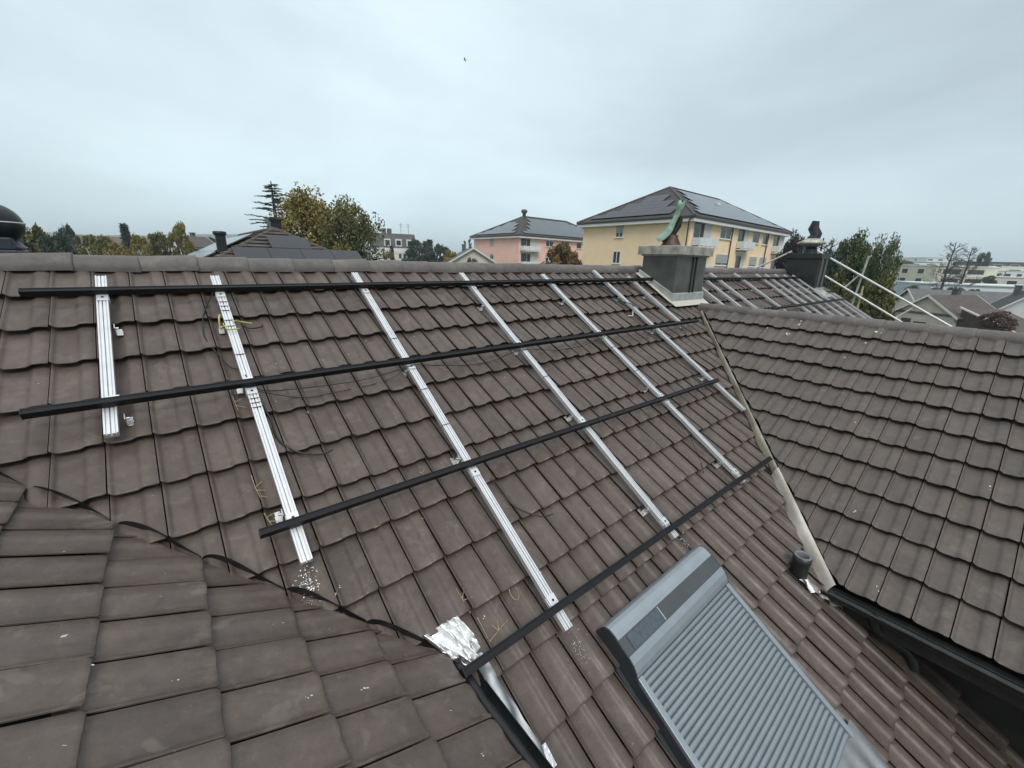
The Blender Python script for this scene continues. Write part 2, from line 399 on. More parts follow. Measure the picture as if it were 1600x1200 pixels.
# ridge caps
def ridge_caps(p0, axis, side, length, n, rad, ph=0.0):
    mb = MB(); up = Vector((0,0,1))
    for i in range(n):
        a0 = ph + i*length; r_ = rnd.random(); j1 = rnd.gauss(0,.003); j2 = rnd.gauss(0,.004)
        prof = [(-.02,.965),(.05,.975),(length-.05,1.03),(length-.012,1.045),(length,1.03),(length,.90)]
        ring = []
        for (d_, k) in prof:
            for q in range(15):
                an = math.pi*(q/14)*1.08 - .04*math.pi
                ring.append(p0 + axis*(a0+d_) + side*(math.cos(an)*rad*1.12*k + j1) + up*(math.sin(an)*rad*k + j2*(d_/length)))
        mb.add(ring, [(a*15+b_, a*15+b_+1, (a+1)*15+b_+1, (a+1)*15+b_) for a in range(len(prof)-1) for b_ in range(14)], True, r_)
    return mb
mb = ridge_caps(Vector((0,.085,-.005)), Vector((1,0,0)), Vector((0,-1,0)), .375, 53, .108, -2.5)
part(mb, 'ridge', 'cap', attname='tile_rand', fixn=False)

# --- right cross gable (its left slope faces the rails)
def keep2(p): return p.y < cut2(p.x) + .22 and p.y > -8.2
mb = MB(); tile_field(mb, FR2, (-15,20), (0,12), keep2)
n2 = Vector((-.938,1,0)).normalized()
gable2 = part(mb, 'cross_gable_roof', 'tile2', attname='tile_rand', cuts=[(Vector((7.80,-1.225,0)), n2), (Vector((7.985,0,0)), Vector((1,0,0)))])
tag(gable2, 'right cross gable slope of greyer brown tiles running down to a dark gutter')
mb = MB(); hd = -.05
pts = [FR2[0] + FR2[1]*u_ + FR2[2]*v_ + FR2[3]*hd for u_, v_ in ((-2.85,0),(4.3,0),(4.3,3.78),(.14,3.78))]
mb.add(pts, [(0,1,2,3)])
mb.add([(8.05,-1.1,-.56),(8.05,-8.2,-.56),(11.5,-8.2,-2.5),(11.5,-1.6,-2.5)],[(0,1,2,3)])
part(mb, 'gable_deck', 'deck', gable2)
mb = ridge_caps(Vector((8.03,-1.05,-.605)), Vector((0,-1,0)), Vector((-1,0,0)), .42, 17, .103)
o = part(mb, 'gable_ridge', 'cap', gable2, attname='tile_rand')
def half_gutter(x, y0, y1, z, r_, n=12, th=.004):
    mb = MB()
    outer = [(math.cos(math.pi + math.pi*i/n)*r_, math.sin(math.pi + math.pi*i/n)*r_) for i in range(n+1)]
    inner = [(p*(1-th/r_), q*(1-th/r_)) for p, q in reversed(outer)]
    mb.extrude(outer+inner, lambda p,q,a: Vector((x+p, a, z+q)), y0, y1)
    return mb
mb = half_gutter(4.575, -4.12, -8.2, -2.50, .068)
g2 = part(mb, 'gutter', 'gutter', gable2)
mb = MB(); mb.tube([(4.506,-4.12,-2.497),(4.506,-8.2,-2.497)], .010, 8)
part(mb, 'gutter_bead', 'gutter', gable2)
mb = MB(); mb.box((5.02,-8.2,-5),(5.12,-4.30,-2.33)); mb.box((4.62,-8.2,-2.58),(5.05,-4.22,-2.55)); mb.box((4.62,-8.2,-2.70),(4.66,-4.2,-2.53))
part(mb, 'dormer_wall', 'dark_wall', gable2)
mb = MB(); mb.tube([(4.60,-4.46,-2.55),(4.62,-4.50,-2.66),(4.68,-4.58,-2.74),(4.74,-4.70,-2.80),(4.745,-4.76,-2.86),(4.74,-4.78,-2.93)], .038, 10)
part(mb, 'outlet_pipe', 'pipe', gable2)
# valley strip: from the main slope up to the cut edge of the cross gable
def strip2(t, lo=0.0, wd=1.0):
    x = 7.86 + (4.60-7.86)*t
    wob = .012*math.sin(t*23) + .008*math.sin(t*51+1)
    a = Vector((x+.02, cut2(x)+.005, 0)); a.z = O2.z + (a.x-O2.x)*math.tan(TH2) + .006
    w_ = (.026 + .026*t)*wd + wob*.6
    b_ = Vector((a.x - w_*.66, a.y + w_*.75, 0)); b_.z = b_.y*T1 + .022 + .01*math.sin(t*37)
    return a, b_
def strip_fn(u, v):
    a, b_ = strip2(v); p = a.lerp(b_, u); p.z += .016*math.sin(u*math.pi) + .005*math.sin(v*60+u*4)*u; return p
mb = MB(); mb.grid(lambda u,v: strip_fn(u, v*.74), 6, 70)
part(mb, 'valley_flashing', 'valley_metal')
mb = MB(); mb.grid(lambda u,v: strip_fn(u*1.3-.1, .735+v*.265) + Vector((-.0,0,.006)), 6, 24)
o = part(mb, 'valley_flashing', 'valley_cream'); tag(o, 'cream lower end of the valley flashing')

# --- left cross gable, nearest the photographer
def keep3(p): return p.y < cut3(p.x) + .28 and p.y > -6.6
mb = MB(); tile_field(mb, FR3, (-24,6), (-6,5), keep3, jit=1.1, tilt=.037, lip=.0185, amp=.46)
n3 = Vector((.949,1,0)).normalized()
gable3 = part(mb, 'cross_gable_roof', 'tile3', attname='tile_rand', cuts=[(Vector((-.058,-1.675,0)), n3)])
tag(gable3, 'left cross gable slope of worn brown tiles nearest the camera')
mb = MB(); hd = -.05
pts = [Vector((-2.0,.12,0)), Vector((1.42,-3.10,0)), Vector((1.42,-7,0)), Vector((-2.0,-7,0))]
for p in pts: p.z = O3.z - (p.x-O3.x)*math.tan(TH2) + hd
mb.add(pts, [(0,1,2,3)])
part(mb, 'gable_deck', 'deck', gable3)
# black membrane upstand showing between the cut tiles and the main slope
def memb(u, v):
    x = -.45 + 1.90*v; y = cut3(x) + .018
    k = (x - O3.x)/(G*c2); fr = k - math.floor(k)
    lift = .037*(fr*G+.07)/(.07+G) - .030
    top = O3.z - (x-O3.x)*math.tan(TH2) + (lift + .012)/c2 + .072*math.sin(math.pi*min(1,fr/.97)**.60) - .012 + .004*math.sin(v*47)
    bot = y*T1 - .03
    return Vector((x + .018*(1-u), y + .020*(1-u), bot + (max(top,bot+.01)-bot)*u))
mb = MB(); mb.grid(memb, 4, 260)
part(mb, 'valley_membrane', 'rubber', gable3)
mb = half_gutter(1.515, -3.16, -7, -1.965, .050)
part(mb, 'gutter', 'gutter', gable3)
mb = MB(); mb.tube([(1.470+.004*math.sin(i*1.7), -3.13-.12*i, -1.912+.004*math.sin(i*2.3)) for i in range(22)], .026, 10)
mb.box((1.46,-6.9,-3.5),(1.50,-3.2,-1.93))
part(mb, 'eaves_membrane', 'rubber', gable3)
# crumpled foil tucked in at the foot of the left valley, and the metal strip running on from it
def foil(u, v):
    a = (1.43 + .155*u, 3.475 + .29*v)
    sh = .07*(v-.3)*(1-u) - .05*(1-v)*(u<.3)
    fold = .020*math.sin(u*19 + v*3) + .011*math.sin(u*43 - v*5) + .012*noise.noise(Vector((u*7, v*5, 1)))
    if u < .35: fold += .02*(.35-u)
    return on_roof(a[0] + sh + .035*v, a[1] + .10*u*(1-v) - .10*u + .012*noise.noise(Vector((u*9,v*9,5))), .045 + fold)
mb = MB(); mb.grid(foil, 40, 22)
part(mb, 'foil_flashing', 'foil')
def mstrip(u, v):
    return on_roof(1.545 + .075*u + .135*v + .004*math.sin(v*30), 3.68 + 1.05*v + .02*u, .035 + .022*(1-u)*1 + .006*math.sin(v*21+u*6) + .003*math.sin(v*70))
mb = MB(); mb.grid(mstrip, 6, 60)
part(mb, 'eaves_flashing', 'alu_dull')
mb = MB(); mb.box((1.668,-4.30,.02),(1.712,-4.20,.034), Matrix.Rotation(TH,4,'X'))
part(mb, 'flashing_clip', 'foil')

# --- chimney with copper cowl
def chimney(x0, x1, y0, y1, ztop, cap_h, over, mat_body, mat_cap, label):
    mb = MB(); mb.box((x0,y0,-1.0),(x1,y1,ztop)); ch = part(mb, 'chimney', mat_body, bevel=.006); tag(ch, label)
    mb = MB(); mb.box((x0-over,y0-over,ztop),(x1+over,y1+over,ztop+cap_h)); mb.box((x0-over*.4,y0-over*.4,ztop-.02),(x1+over*.4,y1+over*.4,ztop-.001))
    part(mb, 'chimney_cap', mat_cap, ch, bevel=.008)
    return ch
ch1 = chimney(7.365, 8.42, -.82, -.16, .305, .15, .075, 'chim', 'chim_cap', 'chimney clad in dark sheet with a pale mottled cap and a green copper cowl')
mb = MB()
for xs in (7.90, 8.02): mb.box((xs,-.842,-.52),(xs+.028,-.8205,.30))
part(mb, 'standing_seam', 'chim2', ch1)
mb = MB()                               # pale apron round the foot
ya, ybk = -.845, -.12
def foot(x, y): return y*T1 + .012
mb.add([(7.33,ya,foot(0,ya)),(7.33,ya,foot(0,ya)+.17),(7.33,ybk,foot(0,ybk)+.10),(7.33,ybk,foot(0,ybk))],[(0,1,2,3)])
mb.add([(7.33,ya,foot(0,ya)+.17),(7.362,ya+.03,foot(0,ya)+.185),(7.362,ybk,foot(0,ybk)+.115),(7.33,ybk,foot(0,ybk)+.10)],[(0,1,2,3)])
mb.add([(7.33,ya,foot(0,ya)),(8.455,ya,foot(0,ya)),(8.455,ya,foot(0,ya)+.17),(7.33,ya,foot(0,ya)+.17)],[(0,1,2,3)])
mb.add([(7.33,ya,foot(0,ya)+.17),(8.455,ya,foot(0,ya)+.17),(8.43,ya+.022,foot(0,ya)+.185),(7.362,ya+.022,foot(0,ya)+.185)],[(0,1,2,3)])
mb.add([(8.455,ya,foot(0,ya)),(8.455,ya,foot(0,ya)+.17),(8.455,ybk,foot(0,ybk)+.10),(8.455,ybk,foot(0,ybk))],[(0,1,2,3)])
part(mb, 'chimney_apron', 'apron', ch1)
mb = MB()
mb.add([on_roof(7.24,.94,.05),on_roof(8.50,.94,.05),on_roof(8.50,1.10,.045),on_roof(7.28,1.10,.045)],[(0,3,2,1)])
mb.add([on_roof(7.24,.94,.05),on_roof(7.335,.94,.05),on_roof(7.335,.10,.05),on_roof(7.24,.10,.05)],[(0,1,2,3)])
part(mb, 'chimney_soaker', 'valley_cream', ch1)
# cowl: S-curved hood on a cone, open on its lee side
cb = Vector((7.66,-.50,.455)); RX = Vector((.763,-.646,0)); TOW = Vector((-.646,-.763,0))
mb = MB(); mb.lathe([(.19,0),(.17,.02),(.105,.14),(.10,.19),(0,.19)], cb, 20)
part(mb, 'cowl_base', 'copper_brown', ch1)
path = [(-.17,.10,.10),(-.145,.14,.105),(-.09,.20,.088),(-.05,.27,.072),(-.015,.36,.058),(.03,.45,.052),(.065,.54,.056),(.085,.62,.068),(.10,.70,.074),(.115,.735,.072),(.12,.745,.035)]
def hood(k, a0, a1, nA=7, thick=1.0):
    vs_ = []
    for (dx, dz, r_) in path:
        for q in range(nA+1):
            an = a0 + (a1-a0)*q/nA
            vs_.append(cb + RX*(dx + math.cos(an)*r_*thick) + TOW*(math.sin(an)*r_*1.15*thick) + Vector((0,0,dz + .03*math.sin(an*2))))
    return vs_, [(i*(nA+1)+q, i*(nA+1)+q+1, (i+1)*(nA+1)+q+1, (i+1)*(nA+1)+q) for i in range(len(path)-1) for q in range(nA)]
mb = MB(); v_, f_ = hood(0, R(62), R(310)); mb.add(v_, f_, False)
part(mb, 'cowl_hood', 'copper', ch1)
mb = MB(); v_, f_ = hood(0, R(20), R(335), 12, .86); mb.add(v_, f_, True)
mb.tube([cb + RX*a_ + Vector((0,0,b_)) for a_, b_ in ((-.02,.12),(.0,.19),(.035,.26),(.085,.34),(.11,.43),(.12,.50))], [.06,.06,.055,.05,.042,.02], 8)
part(mb, 'cowl_inside', 'black', ch1)  # solid black fill behind the open side of the hood
# --- second, black chimney
ch2 = chimney(15.36, 16.22, -.82, .03, .42, .15, .03, 'chim2', 'chim2', 'black sheet clad chimney near the far gable end')
mb = MB(); mb.box((15.50,-.845,-.6),(15.62,-.822,.42)); mb.box((15.9,-.845,-.6),(16.0,-.822,.42))
part(mb, 'standing_seam', 'chim', ch2)
mb = MB(); mb.add([on_roof(15.25,.98,.04),on_roof(16.32,.98,.04),on_roof(16.32,1.3,.03),on_roof(15.25,1.3,.03)],[(0,3,2,1)])
mb.add([(15.33,-.85,-.50),(16.25,-.85,-.50),(16.25,-.85,-.40),(15.33,-.85,-.40)],[(0,1,2,3)])
part(mb, 'chimney_apron', 'apron', ch2)
cb2 = Vector((15.75,-.42,.57))
mb = MB(); mb.lathe([(.20,0),(.17,.10),(.16,.18),(0,.18)], cb2, 16)
part(mb, 'cowl_base', 'ball', ch2)
mb = MB(); mb.lathe([(.10,.17),(.26,.24),(.36,.29),(.33,.33),(.18,.42),(.0,.50)], cb2, 20)
part(mb, 'cowl_dish', 'chim_cap', ch2)
mb = MB(); mb.tube([cb2+Vector((0,0,.4)), cb2+Vector((.03,-.05,.55)), cb2+Vector((.01,.05,.72)), cb2+Vector((0,.02,.92))], [.17,.15,.14,.09], 10)
part(mb, 'cowl_hood', 'ball', ch2)
# --- round-headed ventilator beyond the ridge at the far left
bc = Vector((-.345,.80,.315))
mb = MB(); mb.box((-.62,.62,-.5),(-.235,1.05,.12)); mb.box((-.60,.64,.12),(-.25,1.03,.215)); v1 = part(mb, 'chimney', 'ball_low', bevel=.01)
tag(v1, 'dark chimney behind the ridge with a ball shaped ventilator, cut off by the left edge')
mb = MB(); mb.lathe([(0,-.15)]+[(.165*math.cos(a), .165*math.sin(a)) for a in [R(-60+10*i) for i in range(16)]], bc, 32)
part(mb, 'ball_cowl', 'ball', v1)
mb = MB(); mb.lathe([(.167,.008),(.172,.012),(.172,.018),(.167,.022)], bc, 32); part(mb, 'cowl_band', 'alu_dull', v1)
mb = MB(); mb.lathe([(.115,-.10),(.11,-.13),(.13,-.16),(.15,-.175)], bc, 24); part(mb, 'cowl_collar', 'ball', v1)

# --- vent pipe with its lead skirt
mb = MB(); pb = Vector((4.49,-3.945,-2.50))
mb.lathe([(.066,-.08),(.066,.17),(.071,.185),(.071,.25),(.05,.25)], pb, 28)
vp = part(mb, 'vent_pipe', 'pipe')
mb = MB(); mb.lathe([(.068,.249),(.071,.254),(.053,.256),(.047,.250),(.045,.17)], pb, 28); part(mb, 'pipe_rim', 'pipe_rim', vp)
mb = MB(); mb.lathe([(.045,.20),(.0,.20)], pb, 28); part(mb, 'pipe_bore_disc', 'black', vp)  # black disc stands in for the shaded depth of the pipe
def skirt(u, v):
    a = (4.44 + .25*v + .02*math.sin(v*9), 4.72 + .36*v - .055 + .11*u)
    return on_roof(a[0] + .09*u*(1-v)*-.3, a[1] , .022 + .014*math.sin(v*25+u*5) + .012*math.sin(u*math.pi))
mb = MB(); mb.grid(skirt, 8, 30); part(mb, 'pipe_skirt', 'lead', vp)
mb = MB(); mb.grid(lambda u,v: on_roof(4.40+.10*u, 4.66+.12*v+.05*u, .036+.012*math.sin(u*9+v*4)), 6, 6); part(mb, 'pipe_skirt', 'foil', vp)
mb = MB(); mb.grid(lambda u,v: on_roof(4.62+.09*u+.05*v, 5.02+.14*v-.05*u, .036+.012*math.sin(u*9+v*4)), 6, 6); part(mb, 'pipe_skirt', 'lead', vp)

# --- roof window with grey roller shutter
WX0, WX1, WS0, WS1 = 2.36, 3.575, 3.975, 5.345
rw = bpy.data.objects.new('roof_window', None); COL.objects.link(rw); rw.parent = house; rw.matrix_parent_inverse = Matrix.Translation((0,0,7.5))
rw.rotation_euler = ROOF_ROT; rw['label'] = 'roof window closed by a grey ribbed roller shutter'
def wpart(mb, name, mat, **kw): return mb.build(name, mat, rw, **kw)
mb = MB()                                # hood: rounded box section along x; section in (s, h)
sec = [(0,0),(0,.075),(.012,.105),(.035,.125),(.075,.133),(.105,.134)]
sec2 = [(.105,.134),(.205,.136)]; sec3 = [(.205,.136),(.25,.130),(.29,.112),(.315,.092)]
def shell(pts, x0, x1, inset=0.0):
    q = MB(); n_ = len(pts)
    vs_ = [(x, -(WS0+s_), h_) for x in (x0,x1) for s_, h_ in pts]
    q.add(vs_, [(i, i+1, n_+i+1, n_+i) for i in range(n_-1)], False); return q
hood_o = wpart(shell(sec, WX0+.004, WX1-.004), 'hood', 'win_light')
wpart(shell(sec2, WX0+.004, WX1-.004), 'hood_recess', 'win_dark')
wpart(shell(sec3, WX0+.004, WX1-.004), 'hood_front', 'win_light')
mb = MB(); mb.box((WX0+.07,-(WS0+.198),.1355),(WX0+.41,-(WS0+.112),.1395)); wpart(mb, 'solar_cell', 'cell')
mb = MB(); mb.box((WX0+.412,-(WS0+.198),.1355),(WX0+.417,-(WS0+.112),.1415)); wpart(mb, 'cell_trim', 'alu')
prof_side = sec + sec2[1:] + sec3[1:] + [(.345,.082),(WS1-WS0,.082),(WS1-WS0,0)]
for x0, x1 in ((WX0-.006, WX0+.004), (WX1-.004, WX1+.006)):
    mb = MB(); mb.extrude(prof_side, lambda p,q,a: Vector((a, -(WS0+p), q)), x0, x1); wpart(mb, 'side_cover', 'win_side', bevel=.003)
for x0, x1 in ((WX0+.005, WX0+.045), (WX1-.045, WX1-.005)):
    mb = MB(); mb.box((x0, -WS1, .02), (x1, -(WS0+.318), .094)); wpart(mb, 'side_rail', 'win_light', bevel=.004)
mb = MB(); ns = 30; s_a, s_b = WS0+.318, WS1-.01; pit = (s_b-s_a)/ns
for i in range(ns):                       # every slat a shallow arch with a groove between
    pts = []
    for q in range(9):
        f_ = q/8; pts.append((s_a + pit*(i + .03 + .94*f_), .067 + .0135*math.sin(math.pi*f_)**.6))
    pts = [(pts[0][0],.048)] + pts + [(pts[-1][0],.048)]
    n_ = len(pts); vs_ = [(x, -a, h_) for x in (WX0+.046, WX1-.046) for a, h_ in pts]
    mb.add(vs_, [(k, k+1, n_+k+1, n_+k) for k in range(n_-1)], True)
wpart(mb, 'roller_shutter', 'win_grey')
mb = MB(); mb.box((WX0+.02,-WS1,.0),(WX1-.02,-WS0-.02,.050)); wpart(mb, 'window_frame', 'win_dark')
mb = MB(); mb.grid(lambda u,v: Vector((WX0-.05+(WX1-WX0+.17)*u, -(WS1-.02+.30*v), .040+.006*math.sin(u*60)*v)), 60, 6); wpart(mb, 'window_apron', 'alu_dull')
for x0, x1 in ((WX0-.035,WX0-.008),(WX1+.008,WX1+.05)):
    mb = MB(); mb.box((x0,-WS1-.1,-.03),(x1,-WS0-.03,.006)); wpart(mb, 'window_soaker', 'win_side')

# ------------------------------------------------------------------ silver mounting rails
PROF = [(-.030,0),(-.030,.036),(-.0215,.036),(-.0215,.025),(-.0165,.025),(-.0165,.033),(-.003,.033),(-.003,.014),(.003,.014),(.003,.033),(.0165,.033),(.0165,.025),(.0215,.025),(.0215,.036),(.030,.036),(.030,0)]
RAIL_H = .066
GS = 'silver mounting rails running down the roof slope'
def silver_rail(u, s0, s1_, label, hooks, side, clamps, ties=(), dx=0.0):
    t = thing('mounting_rail', label, 'rail', on_roof(u, s0), GS, ROOF_ROT)
    ln = s1_ - s0
    mb = MB(); mb.extrude(PROF, lambda p,q,a: Vector((p + dx*a/ln, -a, RAIL_H+q)), 0, ln)
    mb.build('channel', 'alu', t)
    for hs, sd_ in hooks:
        a = hs - s0; x = .036*sd_
        mb = MB()
        mb.box((min(x,x+.006*sd_), -a-.022, .012), (max(x,x+.006*sd_), -a+.022, .085))
        mb.box((min(x,x+.038*sd_), -a-.020, .010), (max(x,x+.038*sd_), -a+.020, .017))
        mb.box((min(x+.004*sd_,x+.034*sd_), -a+.0205, .006), (max(x+.004*sd_,x+.034*sd_), -a+.05, .012))
        hk = mb.build('roof_hook', 'steel', t, bevel=.0015)
        mb = MB(); mb.tube([(x+.004*sd_,-a,.062),(x+.022*sd_,-a,.062)], .008, 6); mb.build('bolt', 'steel', hk)
    for cs, l_ in clamps:
        a = cs - s0
        mb = MB(); mb.box((-.031,-a-l_/2,RAIL_H+.030),(.031,-a+l_/2,RAIL_H+.044)); mb.box((-.034,-a-l_/2+.004,RAIL_H+.002),(.034,-a+l_/2-.004,RAIL_H+.030))
        c_ = mb.build('cross_clamp', 'alu', t, bevel=.002)
        mb = MB(); mb.lathe([(.008,RAIL_H+.0442),(.008,RAIL_H+.046),(.0,RAIL_H+.046)], (0,-a,0), 10); mb.build('bolt_hole_disc', 'rubber', c_)  # dark disc on the clamp, shade of the hole put into its colour
    for ts in ties:
        mb = MB(); a = ts - s0; mb.box((-.032,-a-.002,RAIL_H+.001),(.0315,-a+.002,RAIL_H+.0375)); mb.build('cable_tie', 'cable', t)
    return t
B1, B2, B3, B4 = .445, 1.54, 2.655, 3.755     # black rails, metres down the slope
silver_rail(.275, .24, 1.745, 'short silver rail at the far left, under the two upper black rails', [(.80,1),(1.62,1)], 1, [(B1+.065,.06),(B2-.055,.04)], dx=-.02)
silver_rail(.958, .24, 2.86, 'second silver rail from the left, wound with dark ties and yellow wire', [(.86,-1),(1.50,-1),(2.53,-1)], -1, [(B1+.065,.06),(B2-.05,.05),(B2+.055,.05),(B3-.06,.07)], ties=(.60,.655,.71,.83,.90,1.22,1.66,1.70,1.74))
silver_rail(2.135, .19, 3.87, 'third silver rail from the left, its lower end nearest the roof window hood', [(1.60,-1),(2.55,-1),(3.52,1)], -1, [(B1+.065,.06),(B2+.055,.05),(B3+.06,.06),(B4-.06,.07)], ties=(1.22,1.86,2.25))
silver_rail(3.43, .19, 3.835, 'fourth silver rail from the left, its lower end above the roof window', [(.80,-1),(1.56,-1),(2.50,-1),(3.55,-1)], -1, [(B1+.055,.05),(B2-.05,.04),(B3-.06,.07),(B4-.06,.06)], ties=(2.0,))
silver_rail(4.78, .22, 3.82, 'fifth silver rail from the left, ending near the cream valley strip', [(.80,-1),(2.45,-1),(3.55,-1)], -1, [(B1+.05,.04),(B2-.05,.04),(B2+.05,.05),(B3-.04,.05),(B3+.05,.06),(B4-.06,.06)], ties=(1.78,2.2))
silver_rail(6.02, .11, 3.18, 'sixth silver rail from the left, whose foot touches the valley strip', [(.80,-1),(1.58,-1),(2.55,-1)], -1, [(B2+.05,.05),(B2+.12,.03)])
silver_rail(6.775, .28, 1.56, 'seventh silver rail, short, just left of the copper cowled chimney', [(.78,-1),(1.60,1)], -1, [(B1+.05,.04)])
RR = [(8.80,.62,2.2,'silver rail beyond the chimney starting at its foot, below the upper black rail'),
 (9.40,.40,2.2,'second silver rail beyond the chimney, beside a tuft of straw on the tiles'),
 (10.0,.17,2.3,'first silver rail beyond the near chimney that reaches the ridge'),
 (11.25,.17,2.4,'silver rail standing alone in the wide gaps of the far rail field'),
 (12.52,.20,2.5,'silver rail where the far lower black rail begins'),
 (13.10,.22,2.6,'left one of the row of closely spaced silver rails before the black chimney'),
 (13.80,.22,2.7,'second of the closely spaced silver rails before the black chimney'),
 (14.48,.24,2.8,'third of the closely spaced silver rails before the black chimney'),
 (15.18,.26,2.9,'silver rail running up to the side of the black chimney'),
 (16.00,1.25,3.0,'short silver rail below the foot of the black chimney'),
 (16.47,1.22,3.1,'outermost silver rail along the far gable edge')]
for u_, a_, b_, lab in RR:
    silver_rail(u_, a_, b_, lab, [(min(a_+.6,1.2),-1),(1.62,1)], -1, [(B1+.05,.04),(B2-.05,.04)] if a_ < .45 else [(B2-.05,.04)])

# ------------------------------------------------------------------ black panel rails
GB = 'black panel rails lying across the silver rails'
BP = [(-.02,0),(-.02,.045),(-.012,.045),(-.012,.041),(.012,.041),(.012,.045),(.02,.045),(.02,0)]
def black_rail(u0, u1, s, sb, label, scale=1.0):
    t = thing('panel_rail', label, 'rail', on_roof(u0, s), GB, ROOF_ROT)
    ln = u1-u0
    mb = MB(); mb.extrude([(p*scale,q) for p,q in BP], lambda p,q,a: Vector((a, p-(sb-s)*a/ln, .104+q)), 0, ln, cap=True)
    mb.build('channel', 'black_rail', t, bevel=.0015)
    mb = MB(); mb.box((-.004,-.0205*scale,.103),(.0,.0205*scale,.1495)); mb.build('end_cap', 'rubber', t)
    return t
black_rail(-.10, 7.34, B1+.02, B1-.03, 'uppermost black rail, just below the ridge, left of the near chimney')
black_rail(-.07, 7.22, B2-.01, B2+.03, 'second black rail from the ridge, crossing the roof to the foot of the near chimney')
black_rail(.79, 6.06, B3-.02, B3+.03, 'third black rail from the ridge, in the middle of the slope')
black_rail(1.45, 5.47, B4-.02, B4+.035, 'lowest black rail, running from the crumpled foil past the roof window', 1.12)
black_rail(9.25, 15.36, B1-.02, B1, 'black rail below the ridge between the two chimneys')
black_rail(10.6, 16.85, B2, B2+.02, 'black rail low on the far rail field behind the right gable ridge')

# ------------------------------------------------------------------ cables, wire, straw, shavings
def smooth_path(pts, k=6):
    pts = [Vector(p) for p in pts]; out = []
    for i in range(len(pts)-1):
        p0, p1, p2, p3 = pts[max(i-1,0)], pts[i], pts[i+1], pts[min(i+2,len(pts)-1)]
        for q in range(k):
            t = q/k; out.append(.5*((2*p1) + (p2-p0)*t + (2*p0-5*p1+4*p2-p3)*t*t + (3*p1-p0-3*p2+p3)*t**3))
    return out + [pts[-1]]
def cable(us_, rad, mat, name, label, cat):
    pts = smooth_path([on_roof(u,s,h+.010) for u,s,h in us_]); c0 = pts[0].copy()
    mb = MB(); mb.tube([p-c0 for p in pts], rad, 7); o = mb.build(name, mat); o.location = c0
    return tag(o, label, cat)
cable([(0.93,.39,.05),(.85,.56,.02),(.80,.75,.025),(.79,.94,.02),(.85,1.16,.02),(.89,1.27,.02),(.94,1.33,.05)], .0045, 'cable', 'cable', 'thin black cable looping left of the rail that carries the yellow wire', 'cable')
cable([(1.00,1.70,.05),(1.02,1.83,.03),(1.02,1.94,.02),(1.04,2.03,.025),(1.12,2.13,.02),(1.23,2.18,.02),(1.31,2.18,.035)], .0065, 'cable', 'cable', 'black cable end curling on the tiles between the second and third black rails', 'cable')
cable([(.95,1.43,.09),(.98,1.53,.08),(1.1,1.585,.05),(1.7,1.60,.03),(2.10,1.595,.10),(2.17,1.59,.105),(2.6,1.61,.03),(3.0,1.63,.03),(3.40,1.60,.10),(3.9,1.62,.03),(4.4,1.62,.03),(4.77,1.60,.10)], .0035, 'cable', 'cable', 'thin dark cable running along just below the second black rail', 'cable')
cable([(.99,1.60,.09),(1.25,1.665,.02),(1.48,1.67,.02),(1.9,1.64,.02),(2.09,1.60,.09)], .003, 'cable', 'cable', 'thin dark cable hanging between the second and third silver rails', 'cable')
cable([(5.90,.41,.06),(5.86,.60,.03),(5.97,.83,.03),(6.00,1.0,.10),(6.02,1.08,.10)], .007, 'cable', 'cable', 'black cable beside the sixth silver rail near the ridge', 'cable')
cable([(6.03,1.04,.10),(5.98,1.14,.03),(5.90,1.20,.03),(5.80,1.19,.03)], .007, 'white_wire', 'cable', 'pale cable end emerging from under the sixth silver rail', 'cable')
cable([(4.86,2.78,.04),(4.83,2.97,.02),(4.7,3.21,.02),(4.54,3.45,.02),(4.44,3.54,.02)], .003, 'cable', 'cable', 'hair thin cable hanging down the tiles from the third black rail', 'cable')
cable([(2.26,2.78,.04),(2.30,3.0,.02),(2.37,3.11,.02),(2.47,3.20,.025),(2.57,3.22,.03)], .004, 'cable', 'cable', 'thin black cable curl right of the third silver rail below the third black rail', 'cable')
cable([(.915,.72,.06),(.90,.80,.09),(.895,.86,.04),(.92,.91,.105),(.93,.955,.106),(1.0,.955,.106),(1.0,.90,.06)], .006, 'yellow_wire', 'wire', 'yellow wire wound round the second silver rail', 'wire')
cable([(.985,.87,.108),(1.0,.83,.08),(1.04,.81,.05),(1.11,.82,.035)], .006, 'yellow_wire', 'wire', 'loose pale yellow wire end sticking out right of the second silver rail', 'wire')
t = cable([(1.035,.80,.02),(1.09,.86,.02),(1.17,.85,.02),(1.18,.83,.03)], .006, 'cable', 'cable', 'short black cable under the loose yellow wire end', 'cable')
GST = 'dry straw stalks lying on the tiles'
def straw(twigs, label, h=.026):
    c0 = on_roof(*twigs[0][0], h); mb = MB()
    for tw in twigs:
        pts = smooth_path([on_roof(u,s,h+.004*math.sin(i*2.1)) - c0 for i,(u,s) in enumerate(tw)], 3)
        mb.tube(pts, [.0027-.0016*i/len(pts) for i in range(len(pts))], 5)
    o = mb.build('dry_straw', 'straw'); o.location = c0
    return tag(o, label, 'straw', GST)
straw([[(.85,1.54),(.855,1.62),(.86,1.68)],[(.852,1.60),(.90,1.58)],[(.855,1.63),(.91,1.67)]], 'straw stalk left of the second silver rail just below the second black rail')
straw([[(.83,2.20),(.835,2.30),(.85,2.42)],[(.835,2.29),(.875,2.26)],[(.837,2.31),(.88,2.33)],[(.84,2.35),(.88,2.38)]], 'branched straw in a joint left of the second silver rail, above the third black rail')
straw([[(.84,2.47),(.86,2.56),(.88,2.60)],[(.85,2.50),(.89,2.49)],[(.855,2.53),(.90,2.55)]], 'straw beside the left end of the third black rail')
straw([[(1.56,2.60),(1.62,2.57),(1.66,2.585)],[(1.60,2.58),(1.63,2.54)]], 'small straw above the middle of the third black rail')
